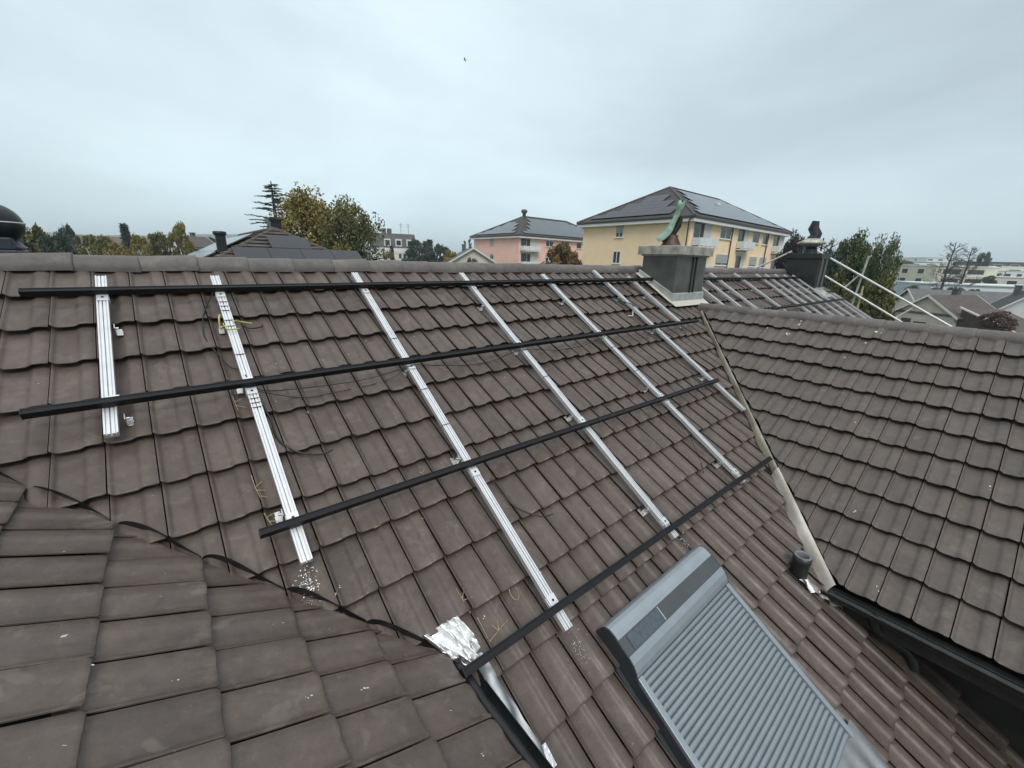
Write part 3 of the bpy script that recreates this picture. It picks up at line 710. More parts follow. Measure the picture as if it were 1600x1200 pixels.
straw([[(1.79,2.53),(1.83,2.60)],[(1.80,2.55),(1.83,2.53)]], 'short straw just left of the third silver rail above the third black rail')
straw([[(1.36,2.80),(1.45,2.79)],[(1.40,2.80),(1.42,2.76)]], 'straw tuft just below the third black rail')
straw([[(1.665,3.50),(1.66,3.42),(1.655,3.34)],[(1.66,3.41),(1.70,3.36)],[(1.66,3.42),(1.72,3.43)]], 'Y shaped straw in a tile joint above the lowest black rail')
straw([[(1.69,3.54),(1.69,3.68)],[(1.69,3.68),(1.78,3.655),(1.85,3.64)],[(1.77,3.66),(1.745,3.615)],[(1.77,3.66),(1.79,3.61)]], 'L shaped straw right above the lowest black rail')
straw([[(1.955,3.50),(1.945,3.54),(1.965,3.575),(1.995,3.56),(2.00,3.51)]], 'curled straw loop left of the third silver rail foot')
straw([[(9.6,.75),(9.5,.80),(9.45,.92)],[(9.5,.8),(9.3,.72)],[(9.55,.9),(9.35,1.0)],[(9.6,1.0),(9.8,.9)]], 'tuft of straw beyond the chimney', .03)
# shavings where the rails were cut, droppings, grit: nobody could count these
def flakes(name, label, mat, spots, kind='stuff', cat='debris'):
    c0 = on_roof(*spots[0][:2], 0); mb = MB(); q = random.Random(len(name)*7+len(spots))
    for (u, s, ru, rs, n, sz) in spots:
        for i in range(n):
            p = on_roof(u + q.gauss(0,ru), s + q.gauss(0,rs), .021 + q.random()*.006)
            a = q.random()*6.28; d = sz*(.4+q.random()); k = q.randint(4,6)
            vs_ = [p - c0 + FR1[1]*math.cos(a+6.28*j/k)*d*(.6+.6*q.random()) - FR1[2]*math.sin(a+6.28*j/k)*d*(.6+.6*q.random()) + FR1[3]*q.random()*d*.5 for j in range(k)]
            mb.add(vs_, [tuple(range(k))])
    o = mb.build(name, mat); o.location = c0; return tag(o, label, cat, kind=kind)
flakes('metal_shavings', 'bright aluminium shavings on the tiles below the foot of the second silver rail', 'shaving', [(.945,2.95,.022,.045,110,.0028),(.93,3.0,.03,.05,40,.002)])
flakes('metal_shavings', 'aluminium shavings below the foot of the third silver rail', 'shaving', [(2.17,4.0,.022,.05,80,.0022)])
flakes('metal_shavings', 'aluminium shavings between the fourth silver rail and the roof window', 'shaving', [(3.55,3.90,.02,.03,40,.0035)])
flakes('metal_shavings', 'aluminium shavings below the foot of the fifth silver rail', 'shaving', [(4.78,4.0,.03,.06,70,.0022)])
spots = []
q = random.Random(11)
for i in range(150):
    u = q.uniform(-.3,7); s = q.uniform(.4,5.6)
    p = on_roof(u,s)
    if p.y < cut3(p.x)+.1 and p.x < 1.6 or (p.y < cut2(p.x)+.1 and p.x > 4.6): continue
    spots.append((u,s,.004,.006,q.randint(1,3),.0035))
flakes('roof_grit', 'scattered pale grit on the main slope', 'grit', spots)
def flakes_on(fr, name, label, mat, spots):
    mb = MB(); q = random.Random(len(spots)+3)
    for (u, v, sz, n) in spots:
        for i in range(n):
            p = fr[0] + fr[1]*(u+q.gauss(0,sz*.8)) + fr[2]*(v+q.gauss(0,sz*2.0)) + fr[3]*(.021+q.random()*.004)
            a = q.random()*6.28; k = 7; d = sz*(.3+q.random()*.6)
            mb.add([p + fr[1]*math.cos(a+6.28*j/k)*d*(.6+.5*q.random()) + fr[2]*math.sin(a+6.28*j/k)*d*(.8+.8*q.random()) for j in range(k)], [tuple(range(k))])
    return tag(mb.build(name, mat), label, 'droppings', kind='stuff')
def plane_uv(fr, px, py):
    d = ray(px,py); p = CAM + d*((fr[0]-CAM).dot(fr[3])/d.dot(fr[3])) - fr[0]; return p.dot(fr[1]), p.dot(fr[2])
sp2 = [(*plane_uv(FR2,x,y), z, n) for x,y,z,n in [(1250,508,.016,6),(1253,560,.016,4),(1368,520,.014,4),(1352,537,.010,3),(1379,520,.012,5),(1336,662,.012,3),(1321,561,.008,3),(1378,582,.01,2),(1198,515,.012,3),(1545,767,.010,2),(1372,920,.010,2),(1335,801,.008,2),(1230,525,.014,6)]]
flakes_on(FR2, 'bird_droppings', 'white bird droppings spotted over the right cross gable', 'white_spot', sp2)
sp3 = [(*plane_uv(FR3,x,y), z, n) for x,y,z,n in [(258,905,.0045,1),(245,940,.003,2),(135,1051,.004,1),(90,1178,.004,2),(563,1085,.006,3),(700,1118,.004,2),(420,983,.004,1),(439,980,.004,1),(510,990,.003,1),(476,1098,.005,3),(667,1075,.004,1),(748,1186,.006,3),(92,1005,.006,4),(270,1072,.004,2),(735,1112,.003,1),(320,905,.003,2),(100,870,.003,1)]]
flakes_on(FR3, 'bird_droppings', 'small white specks on the nearest tiles', 'white_spot', sp3)

# ------------------------------------------------------------------ scaffold at the far gable end
X = 17.5
sc = thing('scaffold_railing', 'white tubular scaffold guard rails along the far gable end, with a leaning post', 'scaffold', (X,-1,-7))
def sp(name, pts, r_, mat): 
    mb = MB(); mb.tube([Vector(p)-sc.location for p in pts], r_, 10); return mb.build(name, mat, sc)
sp('guard_tube', [(X,.02,.80),(X,-3.70,-1.315),(X,-6.5,-2.92)], .030, 'scaff')
sp('guard_tube', [(X,-.40,-.02),(X,-2.60,-1.285),(X,-6.5,-3.55)], .030, 'scaff')
sp('guard_tube', [(X,.60,.69),(X,1.85,-.02),(X,4.5,-1.5)], .030, 'scaff')
sp('brace', [(X,.72,.61),(X-.02,.64,.42)], .025, 'scaff')
sp('brace', [(X+.03,-1.39,-.03),(X+.03,-1.10,-.43)], .024, 'scaff')
sp('brace', [(X+.03,-2.88,-.86),(X+.03,-2.52,-1.24)], .024, 'scaff')
sp('post', [(X+.06,-1.50,.56),(X+.06,-1.40,-.95),(X+.06,-1.35,-7)], .030, 'scaff_old')
sp('post', [(X+.06,-1.56,-.35),(X+.06,-1.56,-1.0),(X+.06,-1.56,-7)], .028, 'scaff_wood')
sp('coupler', [(X+.06,-1.42,-.62),(X+.06,-1.60,-.61)], .028, 'scaff_old')
sp('coupler', [(X+.03,-1.40,-.0),(X+.06,-1.46,-.07)], .05, 'scaff_old')

# ------------------------------------------------------------------ ground, hills
GZ = -7.5
mt, n, l, p = new_mat('ground')
tcn = n.new('ShaderNodeTexCoord'); a = n.new('ShaderNodeTexNoise'); a.inputs['Scale'].default_value = .03; a.inputs['Detail'].default_value = 8
l.new(tcn.outputs['Object'], a.inputs['Vector'])
r = n.new('ShaderNodeValToRGB'); l.new(a.outputs['Fac'], r.inputs[0])
r.color_ramp.elements[0].position = .35; r.color_ramp.elements[0].color = (.045,.07,.025,1)
r.color_ramp.elements[1].position = .65; r.color_ramp.elements[1].color = (.10,.095,.075,1)
l.new(r.outputs[0], p.inputs['Base Color']); p.inputs['Roughness'].default_value = .95; M['ground'] = mt
mb = MB(); mb.add([(-3400,-3400,GZ),(3400,-3400,GZ),(3400,3400,GZ),(-3400,3400,GZ)], [(0,1,2,3)])
tag(mb.build('ground', 'ground'), kind='structure')
M['hill'] = plain('wooded_hill', (.035,.05,.035), .95, 0, .4, .02)
def hills(D, a0, a1, hmax, seed, base=-8.0):
    mb = MB(); n_ = 90
    vs_ = []
    for i in range(n_+1):
        a = R(a0 + (a1-a0)*i/n_); f_ = i/n_
        h = hmax*(.45 + .55*(noise.noise(Vector((f_*3.3+seed, seed, 0)))+.5)) * smooth(0,.18,f_)*smooth(0,.18,1-f_) + hmax*.05*noise.noise(Vector((f_*40, seed, 3)))
        for k, (dd, hh) in enumerate(((0,base),(.06,base+(h-base)*.55),(.14,h),(.30,base))):
            vs_.append((CAM.x + math.sin(a)*D*(1+dd), CAM.y + math.cos(a)*D*(1+dd), hh))
    mb.add(vs_, [(i*4+k, (i+1)*4+k, (i+1)*4+k+1, i*4+k+1) for i in range(n_) for k in range(3)], True)
    return tag(mb.build('hills', 'hill'), kind='structure')
hills(1900, -40, 30, 80, 2.2)
hills(2300, 25, 100, 36, 5.1)

# ------------------------------------------------------------------ buildings
def hip_roof(mb, x0, x1, y0, y1, ze, zr, over=0.0):
    """hipped roof with its ridge along the longer side; returns the two ridge ends"""
    a = (x1-x0)/2; b_ = (y1-y0)/2
    if a >= b_: r0, r1 = Vector((x0+b_, y0+b_, zr)), Vector((x1-b_, y0+b_, zr))
    else: r0, r1 = Vector((x0+a, y0+a, zr)), Vector((x0+a, y1-a, zr))
    A,B,C_,D_ = [Vector(p_) for p_ in ((x0,y0,ze),(x1,y0,ze),(x1,y1,ze),(x0,y1,ze))]
    if a >= b_: mb.add([A,B,C_,D_,r0,r1], [(0,1,5,4),(1,2,5),(2,3,4,5),(3,0,4)])
    else: mb.add([A,B,C_,D_,r0,r1], [(0,1,4),(1,2,5,4),(2,3,5),(3,0,4,5)])
    return r0, r1
def panel_array(tri, along, up_, lift, pw, ph, margin, keep=lambda a,b: True):
    """solar panels set in rows inside the convex polygon tri; along/up_ span its plane"""
    nm = along.cross(up_).normalized(); o = tri[0]
    poly = [((p_-o).dot(along), (p_-o).dot(up_)) for p_ in tri]
    def inside(x, y):
        s_ = None
        for i in range(len(poly)):
            (x0,y0),(x1,y1) = poly[i], poly[(i+1)%len(poly)]
            ln = math.hypot(x1-x0,y1-y0)
            d_ = ((x1-x0)*(y-y0)-(y1-y0)*(x-x0))/ln
            if abs(d_) < margin: return False
            if s_ is None: s_ = d_ > 0
            elif (d_ > 0) != s_: return False
        return True
    xs = [p_[0] for p_ in poly]; ys = [p_[1] for p_ in poly]; mb = MB(); k = 0
    y = min(ys)+margin+.25
    while y < max(ys):
        x = min(xs)+margin
        while x < max(xs):
            if all(inside(a,b_) for a,b_ in ((x,y),(x+pw,y),(x,y+ph),(x+pw,y+ph))) and keep(x+pw/2, y+ph/2):
                c_ = [o + along*a + up_*b_ + nm*lift for a,b_ in ((x+.01,y+.01),(x+pw-.01,y+.01),(x+pw-.01,y+ph-.01),(x+.01,y+ph-.01))]
                lo = [p_ - nm*.05 for p_ in c_]
                mb.add(c_+lo, [(0,1,2,3),(0,4,5,1),(1,5,6,2),(2,6,7,3),(3,7,4,0)]); k += 1
            x += pw
        y += ph
    return mb
def window(parent, face, c, half_w, z0, z1, off, blind=0.0, frame='white', sill=True, bars=1):
    """face: 'x-' (looks to -x, c is y) or 'y-' (looks to -y, c is x); off is the wall plane"""
    def P3(a, d, z): return Vector((off-d, a, z)) if face == 'x-' else Vector((a, off-d, z))
    def bx(mb, a0, a1, d0, d1, z0_, z1_):
        p0, p1 = P3(a0,d0,z0_), P3(a1,d1,z1_); mb.box([min(p0[i],p1[i]) for i in range(3)], [max(p0[i],p1[i]) for i in range(3)])
    mb = MB(); fw = .07
    bx(mb, c-half_w, c-half_w+fw, 0, .05, z0, z1); bx(mb, c+half_w-fw, c+half_w, 0, .05, z0, z1)
    bx(mb, c-half_w+fw, c+half_w-fw, 0, .05, z0, z0+fw); bx(mb, c-half_w+fw, c+half_w-fw, 0, .05, z1-fw, z1)
    for i in range(bars): x = c-half_w + (i+1)*2*half_w/(bars+1); bx(mb, x-.05, x+.05, 0, .045, z0+fw, z1-fw)
    if sill: bx(mb, c-half_w-.12, c+half_w+.12, .0, .16, z0-.09, z0-.002)
    wdw = mb.build('window', frame, parent)
    mb = MB(); bx(mb, c-half_w+fw, c+half_w-fw, -.05, .02, z0+fw, z1-fw); mb.build('pane', 'glass', wdw)
    if blind > 0:
        mb = MB(); bx(mb, c-half_w+.03, c+half_w-.03, .055, .09, z1-(z1-z0)*blind, z1); mb.build('roller_blind', 'shutter', wdw)
    return wdw

def apartment_block(name, label, wall, x0, x1, y0, y1, ze, zr, over, pvmat):
    b_ = thing(name, label, 'building', (x0,y0,GZ))
    inv = Matrix.Translation((-x0,-y0,-GZ))
    holder = []
    def pt(mb, nm, mat, parent=None, **kw):
        o = mb.build(nm, mat, parent or b_, **kw)
        if parent is None: o.matrix_parent_inverse = inv
        return o
    mb = MB(); mb.box((x0,y0,GZ),(x1,y1,ze-.25)); pt(mb, 'wall', wall)
    mb = MB(); hip_roof(mb, x0-over,x1+over,y0-over,y1+over,ze,zr); mb.add([(x0-over,y0-over,ze-.22),(x1+over,y0-over,ze-.22),(x1+over,y1+over,ze-.22),(x0-over,y1+over,ze-.22)],[(3,2,1,0)])
    rf = pt(mb, 'roof', 'roof_dark')
    mb = MB()
    for (a,b2,c_,d_) in ((x0-over-.02,y0-over-.02,x1+over+.02,y0-over+.02),(x0-over-.02,y0-over,x0-over+.02,y1+over)): mb.box((a,b2,ze-.24),(c_,d_,ze+.0))
    pt(mb, 'fascia', 'downpipe', rf)
    mb = MB(); mb.box((x0-over+.06,y0-over+.06,ze-.60),(x1+over-.06,y1+over-.06,ze-.245)); pt(mb, 'soffit', 'gutter_white', rf)
    mb = MB(); A = Vector((x0-over,y0-over,ze)); yc = (y0+y1)/2; hb = (y1-y0)/2+over; ap = Vector((x0-over+hb, yc, zr)); ap2 = Vector((x1+over-hb, yc, zr))
    for q_ in (A, Vector((x0-over,y1+over,ze))): mb.tube([q_, ap], .14, 6)
    mb.tube([ap,ap2], .14, 6); mb.tube([ap2, Vector((x1+over,y0-over,ze))], .14, 6)
    pt(mb, 'hip_tiles', 'roof_brown', rf)
    return b_, pt, rf, A, ap, ap2
def roof_pv(pt, rf, A, B_, ap, ap2, mat_front, mat_side, y1e, mg=.4):
    upv = (Vector((ap.x, ap.y, ap.z)) - Vector((ap.x, A.y, A.z))).normalized()
    poly = [A, B_] + ([ap2, ap] if (ap2-ap).length > .5 else [ap])
    pt(panel_array(poly, Vector((1,0,0)), upv, .16, 1.72, 1.05, mg), 'solar_array', mat_front, rf)
    upx = (ap - Vector((A.x, ap.y, A.z))).normalized()
    poly = [Vector((A.x,y1e,A.z)), A, ap]
    pt(panel_array(poly, Vector((0,-1,0)), upx, .16, 1.72, 1.05, mg), 'solar_array', mat_side, rf)

# --- yellow block
YX, YY = 48.3, 20.7
yb_, pt, rf, A, ap, ap2 = apartment_block('apartment_building', 'yellow apartment block with a dark hipped solar roof behind the green chimney cowl', 'yellow', YX, 78.9, YY, 36.7, 5.55, 10.35, .75, 'pv')
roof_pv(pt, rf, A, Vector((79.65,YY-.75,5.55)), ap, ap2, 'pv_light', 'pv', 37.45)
mb = MB(); mb.box((63.5,25.2,8.6),(64.6,25.8,8.95)); pt(mb, 'skylight', 'greywhite', rf)
yw = bpy.data.objects.new('facade', None)
def fin(o, inv): o.matrix_parent_inverse = inv; return o
YINV = Matrix.Translation((-YX,-YY,-GZ))
def ywin(face, px0, px1, py0, py1, blind=0, **kw):
    off = YX if face == 'x-' else YY
    if face == 'x-': p0, p1 = on_x(px0,py0,off), on_x(px1,py1,off); c_, hw = (p0.y+p1.y)/2, abs(p0.y-p1.y)/2
    else: p0, p1 = on_y(px0,py0,off), on_y(px1,py1,off); c_, hw = (p0.x+p1.x)/2, abs(p0.x-p1.x)/2
    z0, z1 = min(p0.z,p1.z), max(p0.z,p1.z)
    return fin(window(yb_, face, c_, hw, z0, z1, off, blind, **kw), YINV)
ywin('x-', 975, 962, 352, 371, .62); ywin('x-', 970, 957, 392.5, 411.5, 0)
ywin('x-', 968, 956, 432, 450, 0)
ywin('y-', 1127, 1140.5, 355, 374.5, 0); ywin('y-', 1119, 1136, 397, 415, .8)
ywin('y-', 1177.5, 1184.5, 363, 381, .0, bars=0); ywin('y-', 1193, 1199, 366, 383, 0, bars=0)
ywin('y-', 1171, 1179.5, 401, 417, .85, bars=0); ywin('y-', 1187, 1194, 402, 418, .85, bars=0)
def balcony(parent, inv, off, px0, px1, ptop, prail, pbot, glass='greywhite', dark=True):
    """recess with pale back wall and door, solid parapet in front; face y-"""
    a, b2 = on_y(px0,pbot,off), on_y(px1,ptop,off); x0, x1, z0, z1 = a.x, b2.x, a.z, b2.z; zr = on_y(px0,prail,off).z
    zb = min(zr - .95, z0+.0)
    mb = MB(); mb.box((x0,off-.03,zb),(x1,off+.05,z1)); bal = fin(mb.build('balcony', 'balcony_back', parent), inv)
    mb = MB(); w_ = (x1-x0); mb.box((x0+.02*w_,off-.06,zb+.05),(x0+.33*w_,off-.031,z1-.25)); mb.build('balcony_door', 'glass', bal)
    mb = MB(); mb.box((x0+.36*w_,off-.06,zb+.8),(x0+.55*w_,off-.031,z1-.35)); mb.build('pane', 'dark_panel', bal)
    mb = MB(); mb.box((x0-.1,off-1.05,zr-.85),(x1+.15,off-.99,zr)); mb.box((x0-.1,off-.99,zr-.85),(x0-.05,off-.06,zr)); mb.box((x1+.10,off-.99,zr-.85),(x1+.15,off-.06,zr)); mb.build('parapet', glass, bal)
    mb = MB(); mb.box((x0-.1,off-1.1,zr-1.12),(x1+.15,off-.06,zr-.98)); mb.build('floor_slab', 'gutter_white', bal)
    mb = MB()
    for i in range(4): xx = x0 + (i+.3)*w_/4; mb.box((xx,off-1.03,zr-.98),(xx+.08,off-1.0,zr-.85))
    mb.build('bracket', 'dark_panel', bal)
    return bal
balcony(yb_, YINV, YY, 1080, 1114, 346, 371, 386)
balcony(yb_, YINV, YY, 1149, 1172, 356, 377, 393)
balcony(yb_, YINV, YY, 1204, 1226, 363, 384, 398)
balcony(yb_, YINV, YY, 1145, 1164, 397, 423, 430)
balcony(yb_, YINV, YY, 1200, 1219, 402, 426, 434)
balcony(yb_, YINV, YY, 1080, 1105, 392, 414, 428)
for k_, (px, p0) in enumerate(((1077,343),(1146.5,353),(1202,362))):
    q0 = on_y(px,p0,YY-.12); mb = MB(); pts = [(q0.x,YY-.12,GZ),(q0.x,YY-.12,q0.z)]
    if k_ == 0: pts += [(q0.x-.1,YY-.5,q0.z+.25),(q0.x-.1,YY-.75,q0.z+.35)]
    mb.tube(pts, .075, 6); fin(mb.build('downpipe', 'downpipe', yb_), YINV)

# --- pink block
PX, PY = 60.5, 65.0
pk, pt, rf, A, ap, ap2 = apartment_block('apartment_building', 'pink rendered apartment block with a hipped solar roof, left of the yellow one', 'pink', PX, 92, PY, 81.8, 5.5, 10.3, .75, 'pv')
roof_pv(pt, rf, A, Vector((92.75,PY-.75,5.5)), ap, ap2, 'pv_light', 'pv_light', 82.55, .4)
PINV = Matrix.Translation((-PX,-PY,-GZ))
mb = MB(); mb.lathe([(.42,-1.2),(.42,.5),(.65,.6),(.78,.95),(.6,1.3),(0,1.4)], ap+Vector((.2,0,.2)), 12); pt(mb, 'chimney', 'roof_grey', rf)
c_ = on_y(883,352,73.4); mb = MB(); mb.lathe([(.35,-2.5),(.35,.1),(.5,.2),(.5,.5),(0,.7)], (c_.x,73.4,c_.z), 10); pt(mb, 'chimney', 'ball', rf)
def pwin(face, px0, px1, py0, py1, blind=0, **kw):
    off = PX if face == 'x-' else PY
    if face == 'x-': p0, p1 = on_x(px0,py0,off), on_x(px1,py1,off); c_, hw = (p0.y+p1.y)/2, abs(p0.y-p1.y)/2
    else: p0, p1 = on_y(px0,py0,off), on_y(px1,py1,off); c_, hw = (p0.x+p1.x)/2, abs(p0.x-p1.x)/2
    return fin(window(pk, face, c_, hw, min(p0.z,p1.z), max(p0.z,p1.z), off, blind, **kw), PINV)
pwin('x-', 771.5, 766, 373, 383, .95, frame='pink'); pwin('x-', 771.5, 766, 396, 405.5, .35)
pwin('y-', 853, 864, 376, 386, .0); pwin('y-', 852, 862, 398, 408, .5); pwin('y-', 877, 889, 377, 388, 0); pwin('y-', 901, 908, 379, 389, 0, bars=0)
balcony(pk, PINV, PY, 813, 840, 372, 384, 393); balcony(pk, PINV, PY, 813, 840, 395, 408.5, 416)

# --- nearer hip roofed house with a black solar hip, left of centre
hp = at(428,358,22)
lh = thing('neighbour_house', 'neighbouring house left of centre, dark hipped roof with black solar panels and two small chimneys', 'house', (hp.x,hp.y,GZ))
LINV = Matrix.Translation((-hp.x,-hp.y,-GZ))
def lp(mb, nm, mat, parent=None, **kw):
    o = mb.build(nm, mat, parent or lh, **kw)
    if parent is None: o.matrix_parent_inverse = LINV
    return o
wd = 6.0; tp = math.tan(R(27.5)); eav = hp.z - wd*tp
A,B_ = Vector((hp.x-wd,hp.y-wd,eav)), Vector((hp.x+wd,hp.y-wd,eav)); C_, D_ = Vector((hp.x+wd,hp.y+16,eav)), Vector((hp.x-wd,hp.y+16,eav)); E_ = Vector((hp.x,hp.y+10,hp.z))
mb = MB(); mb.add([A,B_,C_,D_,hp,E_], [(0,1,4),(1,2,5,4),(2,3,5),(3,0,4,5)]); lr = lp(mb, 'roof', 'roof_brown')
mb = MB(); mb.box((hp.x-wd+.6,hp.y-wd+.6,GZ),(hp.x+wd-.6,hp.y+15.4,eav-.05)); lp(mb, 'wall', 'offwhite')
def roll(p0, p1, n_=22, r_=.10):
    mb = MB()
    for i in range(n_):
        a = p0.lerp(p1,i/n_); b2 = p0.lerp(p1,(i+1.06)/n_); mb.tube([a,b2],[r_*.86,r_*1.1],8)
    return mb
def courses(P0, P1, top0, top1, pitch=.36):
    mb = MB(); n_ = int((top0-P0).length/pitch*.87)+1; nm = (P1-P0).cross(top0-P0).normalized()
    for k in range(n_):
        f0, f1 = k/n_, min(1,(k+1.15)/n_)
        a, b2 = P0.lerp(top0,f0), P1.lerp(top1,f0); c4, d4 = P1.lerp(top1,f1), P0.lerp(top0,f1)
        mb.add([a+nm*.085, b2+nm*.085, c4+nm*.015, d4+nm*.015, a+nm*.02, b2+nm*.02], [(0,1,2,3),(4,5,1,0)])
    return mb
lp(courses(A, B_, hp, hp), 'tile_course', 'roof_brown', lr)
lp(courses(D_, A, E_, hp), 'tile_course', 'roof_brown', lr)
for p1 in (A, B_, E_): lp(roll(hp, p1), 'hip_tiles', 'roof_brown', lr)
upv = (hp - Vector((hp.x,A.y,A.z))).normalized()
pan = MB()
for (x0,x1,y0,y1) in ((-1.95,3.6,.6,2.6),(-1.95,2.9,2.62,4.62),(-.55,1.0,4.64,5.7)):
    k = max(1,round((x1-x0)/1.1))
    for i in range(k):
        xa, xb = x0+(x1-x0)*i/k+.008, x0+(x1-x0)*(i+1)/k-.008
        o_ = Vector((hp.x,A.y,A.z)); nm = Vector((1,0,0)).cross(upv)
        ry = 2 if y1-y0 > 2 else 1
        for jj in range(ry):
            ya, yb2 = y0+(y1-y0)*jj/ry+.008, y0+(y1-y0)*(jj+1)/ry-.008
            c4 = [o_ + Vector((1,0,0))*a_ + upv*b2 + nm*.19 for a_,b2 in ((xa,ya),(xb,ya),(xb,yb2),(xa,yb2))]; lo = [q_-nm*.05 for q_ in c4]
            pan.add(c4+lo, [(0,1,2,3),(0,4,5,1),(1,5,6,2),(2,6,7,3),(3,7,4,0)])
lp(pan, 'solar_array', 'pv', lr)
upx = (hp - Vector((A.x,hp.y,A.z))).normalized()
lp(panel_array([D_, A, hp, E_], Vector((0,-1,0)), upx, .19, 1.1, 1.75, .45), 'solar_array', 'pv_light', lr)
mb = MB(); q_ = hp + Vector((.25,.9,0)); mb.box((q_.x-.22,q_.y-.22,q_.z-.4),(q_.x+.22,q_.y+.22,q_.z+.42)); mb.box((q_.x-.30,q_.y-.30,q_.z+.421),(q_.x+.30,q_.y+.30,q_.z+.50)); lp(mb, 'chimney', 'ball', lr)
c_ = at(346,382,21.5); mb = MB(); mb.box((c_.x-.17,c_.y-.17,c_.z-1.2),(c_.x+.17,c_.y+.17,c_.z+.35)); mb.lathe([(.2,.351),(.24,.40),(.24,.50),(.16,.52),(0,.52)], c_, 12); lp(mb, 'chimney', 'ball', lr)

# --- generic gable or flat house
def small_house(name, label, px, pbase, D, size, rot, wall, roof, pitch=35, kind='gable', z_eave=None, wins=(), over=.5, extra=None):
    c_ = at(px, pbase, D); ze = c_.z if z_eave is None else z_eave
    t_ = thing(name, label, 'building' if 'building' in name else 'house', (c_.x,c_.y,GZ), None, (0,0,R(rot)))
    sx, sy_ = size; h = ze - GZ
    mb = MB(); mb.box((-sx/2,-sy_/2,0),(sx/2,sy_/2,h))
    rz = h + sy_/2*math.tan(R(pitch))
    if kind == 'gable':
        for xx in (-sx/2, sx/2): mb.add([(xx,-sy_/2,h),(xx,sy_/2,h),(xx,0,rz)],[(0,1,2)] if xx>0 else [(0,2,1)])
    mb.build('wall', wall, t_)
    if kind == 'gable':
        mb = MB(); o_ = over; dz = o_*math.tan(R(pitch))
        for sgn in (-1,1):
            mb.extrude([(0,rz+.16),(sgn*(sy_/2+o_),h-dz+.16),(sgn*(sy_/2+o_),h-dz),(0,rz)], lambda p_,q_,a_: Vector((a_,p_,q_)), -sx/2-o_, sx/2+o_)
        rf_ = mb.build('roof', roof, t_)
        for xx in (-sx/2-o_-.06, sx/2+o_-.0):
            mb = MB(); yo = sy_/2+o_
            mb.extrude([(0,rz+.20),(yo,h-dz+.20),(yo,h-dz-.08),(0,rz-.08),(-yo,h-dz-.08),(-yo,h-dz+.20)], lambda p_,q_,a_: Vector((a_,p_,q_)), xx, xx+.06, cap=False)
            for a_ in (xx, xx+.06): mb.add([(a_,0,rz+.20),(a_,yo,h-dz+.20),(a_,yo,h-dz-.08),(a_,0,rz-.08),(a_,-yo,h-dz-.08),(a_,-yo,h-dz+.20)], [(0,1,2,3),(0,3,4,5)])
            mb.build('barge_board', 'gutter_white', rf_)
        mb = MB(); mb.box((sx*.18,.4,rz-1.0),(sx*.18+.7,1.1,rz+.8)); mb.box((sx*.18-.1,.3,rz+.801),(sx*.18+.8,1.2,rz+.95)); mb.build('chimney', 'roof_grey', rf_)
    elif kind == 'flat':
        mb = MB(); mb.box((-sx/2-.2,-sy_/2-.2,h),(sx/2+.2,sy_/2+.2,h+.3)); mb.build('roof', roof, t_)
    elif kind == 'mansard':
        mb = MB(); iy = sy_/2-1.2; rh = h+4.2
        mb.add([(-sx/2,-sy_/2,h),(sx/2,-sy_/2,h),(sx/2,sy_/2,h),(-sx/2,sy_/2,h),(-sx/2+.6,-iy,rh),(sx/2-.6,-iy,rh),(sx/2-.6,iy,rh),(-sx/2+.6,iy,rh)], [(0,1,5,4),(1,2,6,5),(2,3,7,6),(3,0,4,7),(4,5,6,7)])
        rf_ = mb.build('roof', roof, t_)
        for xx in (-.28,-.02,.24):
            mb = MB(); mb.box((sx*xx,-sy_/2-.05,h+.5),(sx*xx+1.9,-sy_/2+1.5,h+2.6)); dm = mb.build('dormer', 'white', rf_)
            mb = MB(); mb.box((sx*xx+.3,-sy_/2-.08,h+.8),(sx*xx+1.6,-sy_/2-.051,h+2.2)); mb.build('pane', 'glass', t_)
        for xx in (-.25,-.12): 
            mb = MB(); mb.box((sx*xx,0,rh-.1),(sx*xx+1.2,1.2,rh+1.6)); mb.build('chimney', 'roof_grey', t_)
        for xx in (.2,.38):
            mb = MB(); mb.tube([(sx*xx,0,rh),(sx*xx,0,rh+3.4)],.05,5); mb.tube([(sx*xx-.7,0,rh+2.9),(sx*xx+.7,0,rh+2.9)],.04,5); mb.tube([(sx*xx-.5,0,rh+2.3),(sx*xx+.5,0,rh+2.3)],.04,5); mb.build('antenna', 'ball', t_)
    for (a0,a1,z0,z1,side,mat_) in wins:        # flat frames with panes on a wall; heights from the eaves down
        mb = MB(); nmw = 'window'
        def bx2(d0, d1, e_):
            if side == 'y-': mb.box((a0-e_,-sy_/2-d1,h-z1-e_),(a1+e_,-sy_/2-d0,h-z0+e_))
            else: mb.box((-sx/2-d1,a0-e_,h-z1-e_),(-sx/2-d0,a1+e_,h-z0+e_))
        if mat_ == 'glass':
            bx2(0,.04,.10); wo_ = mb.build('window', 'white', t_); mb = MB(); bx2(.041,.06,-.02); mb.build('pane', 'glass', wo_)
        else:
            bx2(0,.10,0); mb.build({'glass_teal':'balcony','teal':'window_band','white':'balcony','yellow':'wall_panel','dark_panel':'loggia_shade','greywhite':'balcony','green_board':'shutter'}.get(mat_,'panel'), mat_, t_)  # loggias are flat dark panels, their inner shade put into the colour
    return t_
wins = [(-16,15.7,1.0,2.4,'y-','white'), (-13,-9,2.7,5.0,'y-','yellow'), (-5,-1.5,2.7,5.0,'y-','yellow')]
wins += [(x_,x_+2.2,2.6,4.8,'y-','glass') for x_ in (-8,1.5,5.2,9,12)] + [(-7.5,17,5.4,7.2,'y-','glass_teal'),(-16,-8,5.2,6.6,'y-','white')]
small_house('apartment_building', 'white apartment house with grey mansard roof and dormers far off in the middle', 615, 388, 140, (13.5*.95,10), -14, 'white', 'roof_grey', kind='mansard', wins=[(a*.36,b2*.36,c3*.62,d3*.62,s_,m_) for a,b2,c3,d3,s_,m_ in wins])
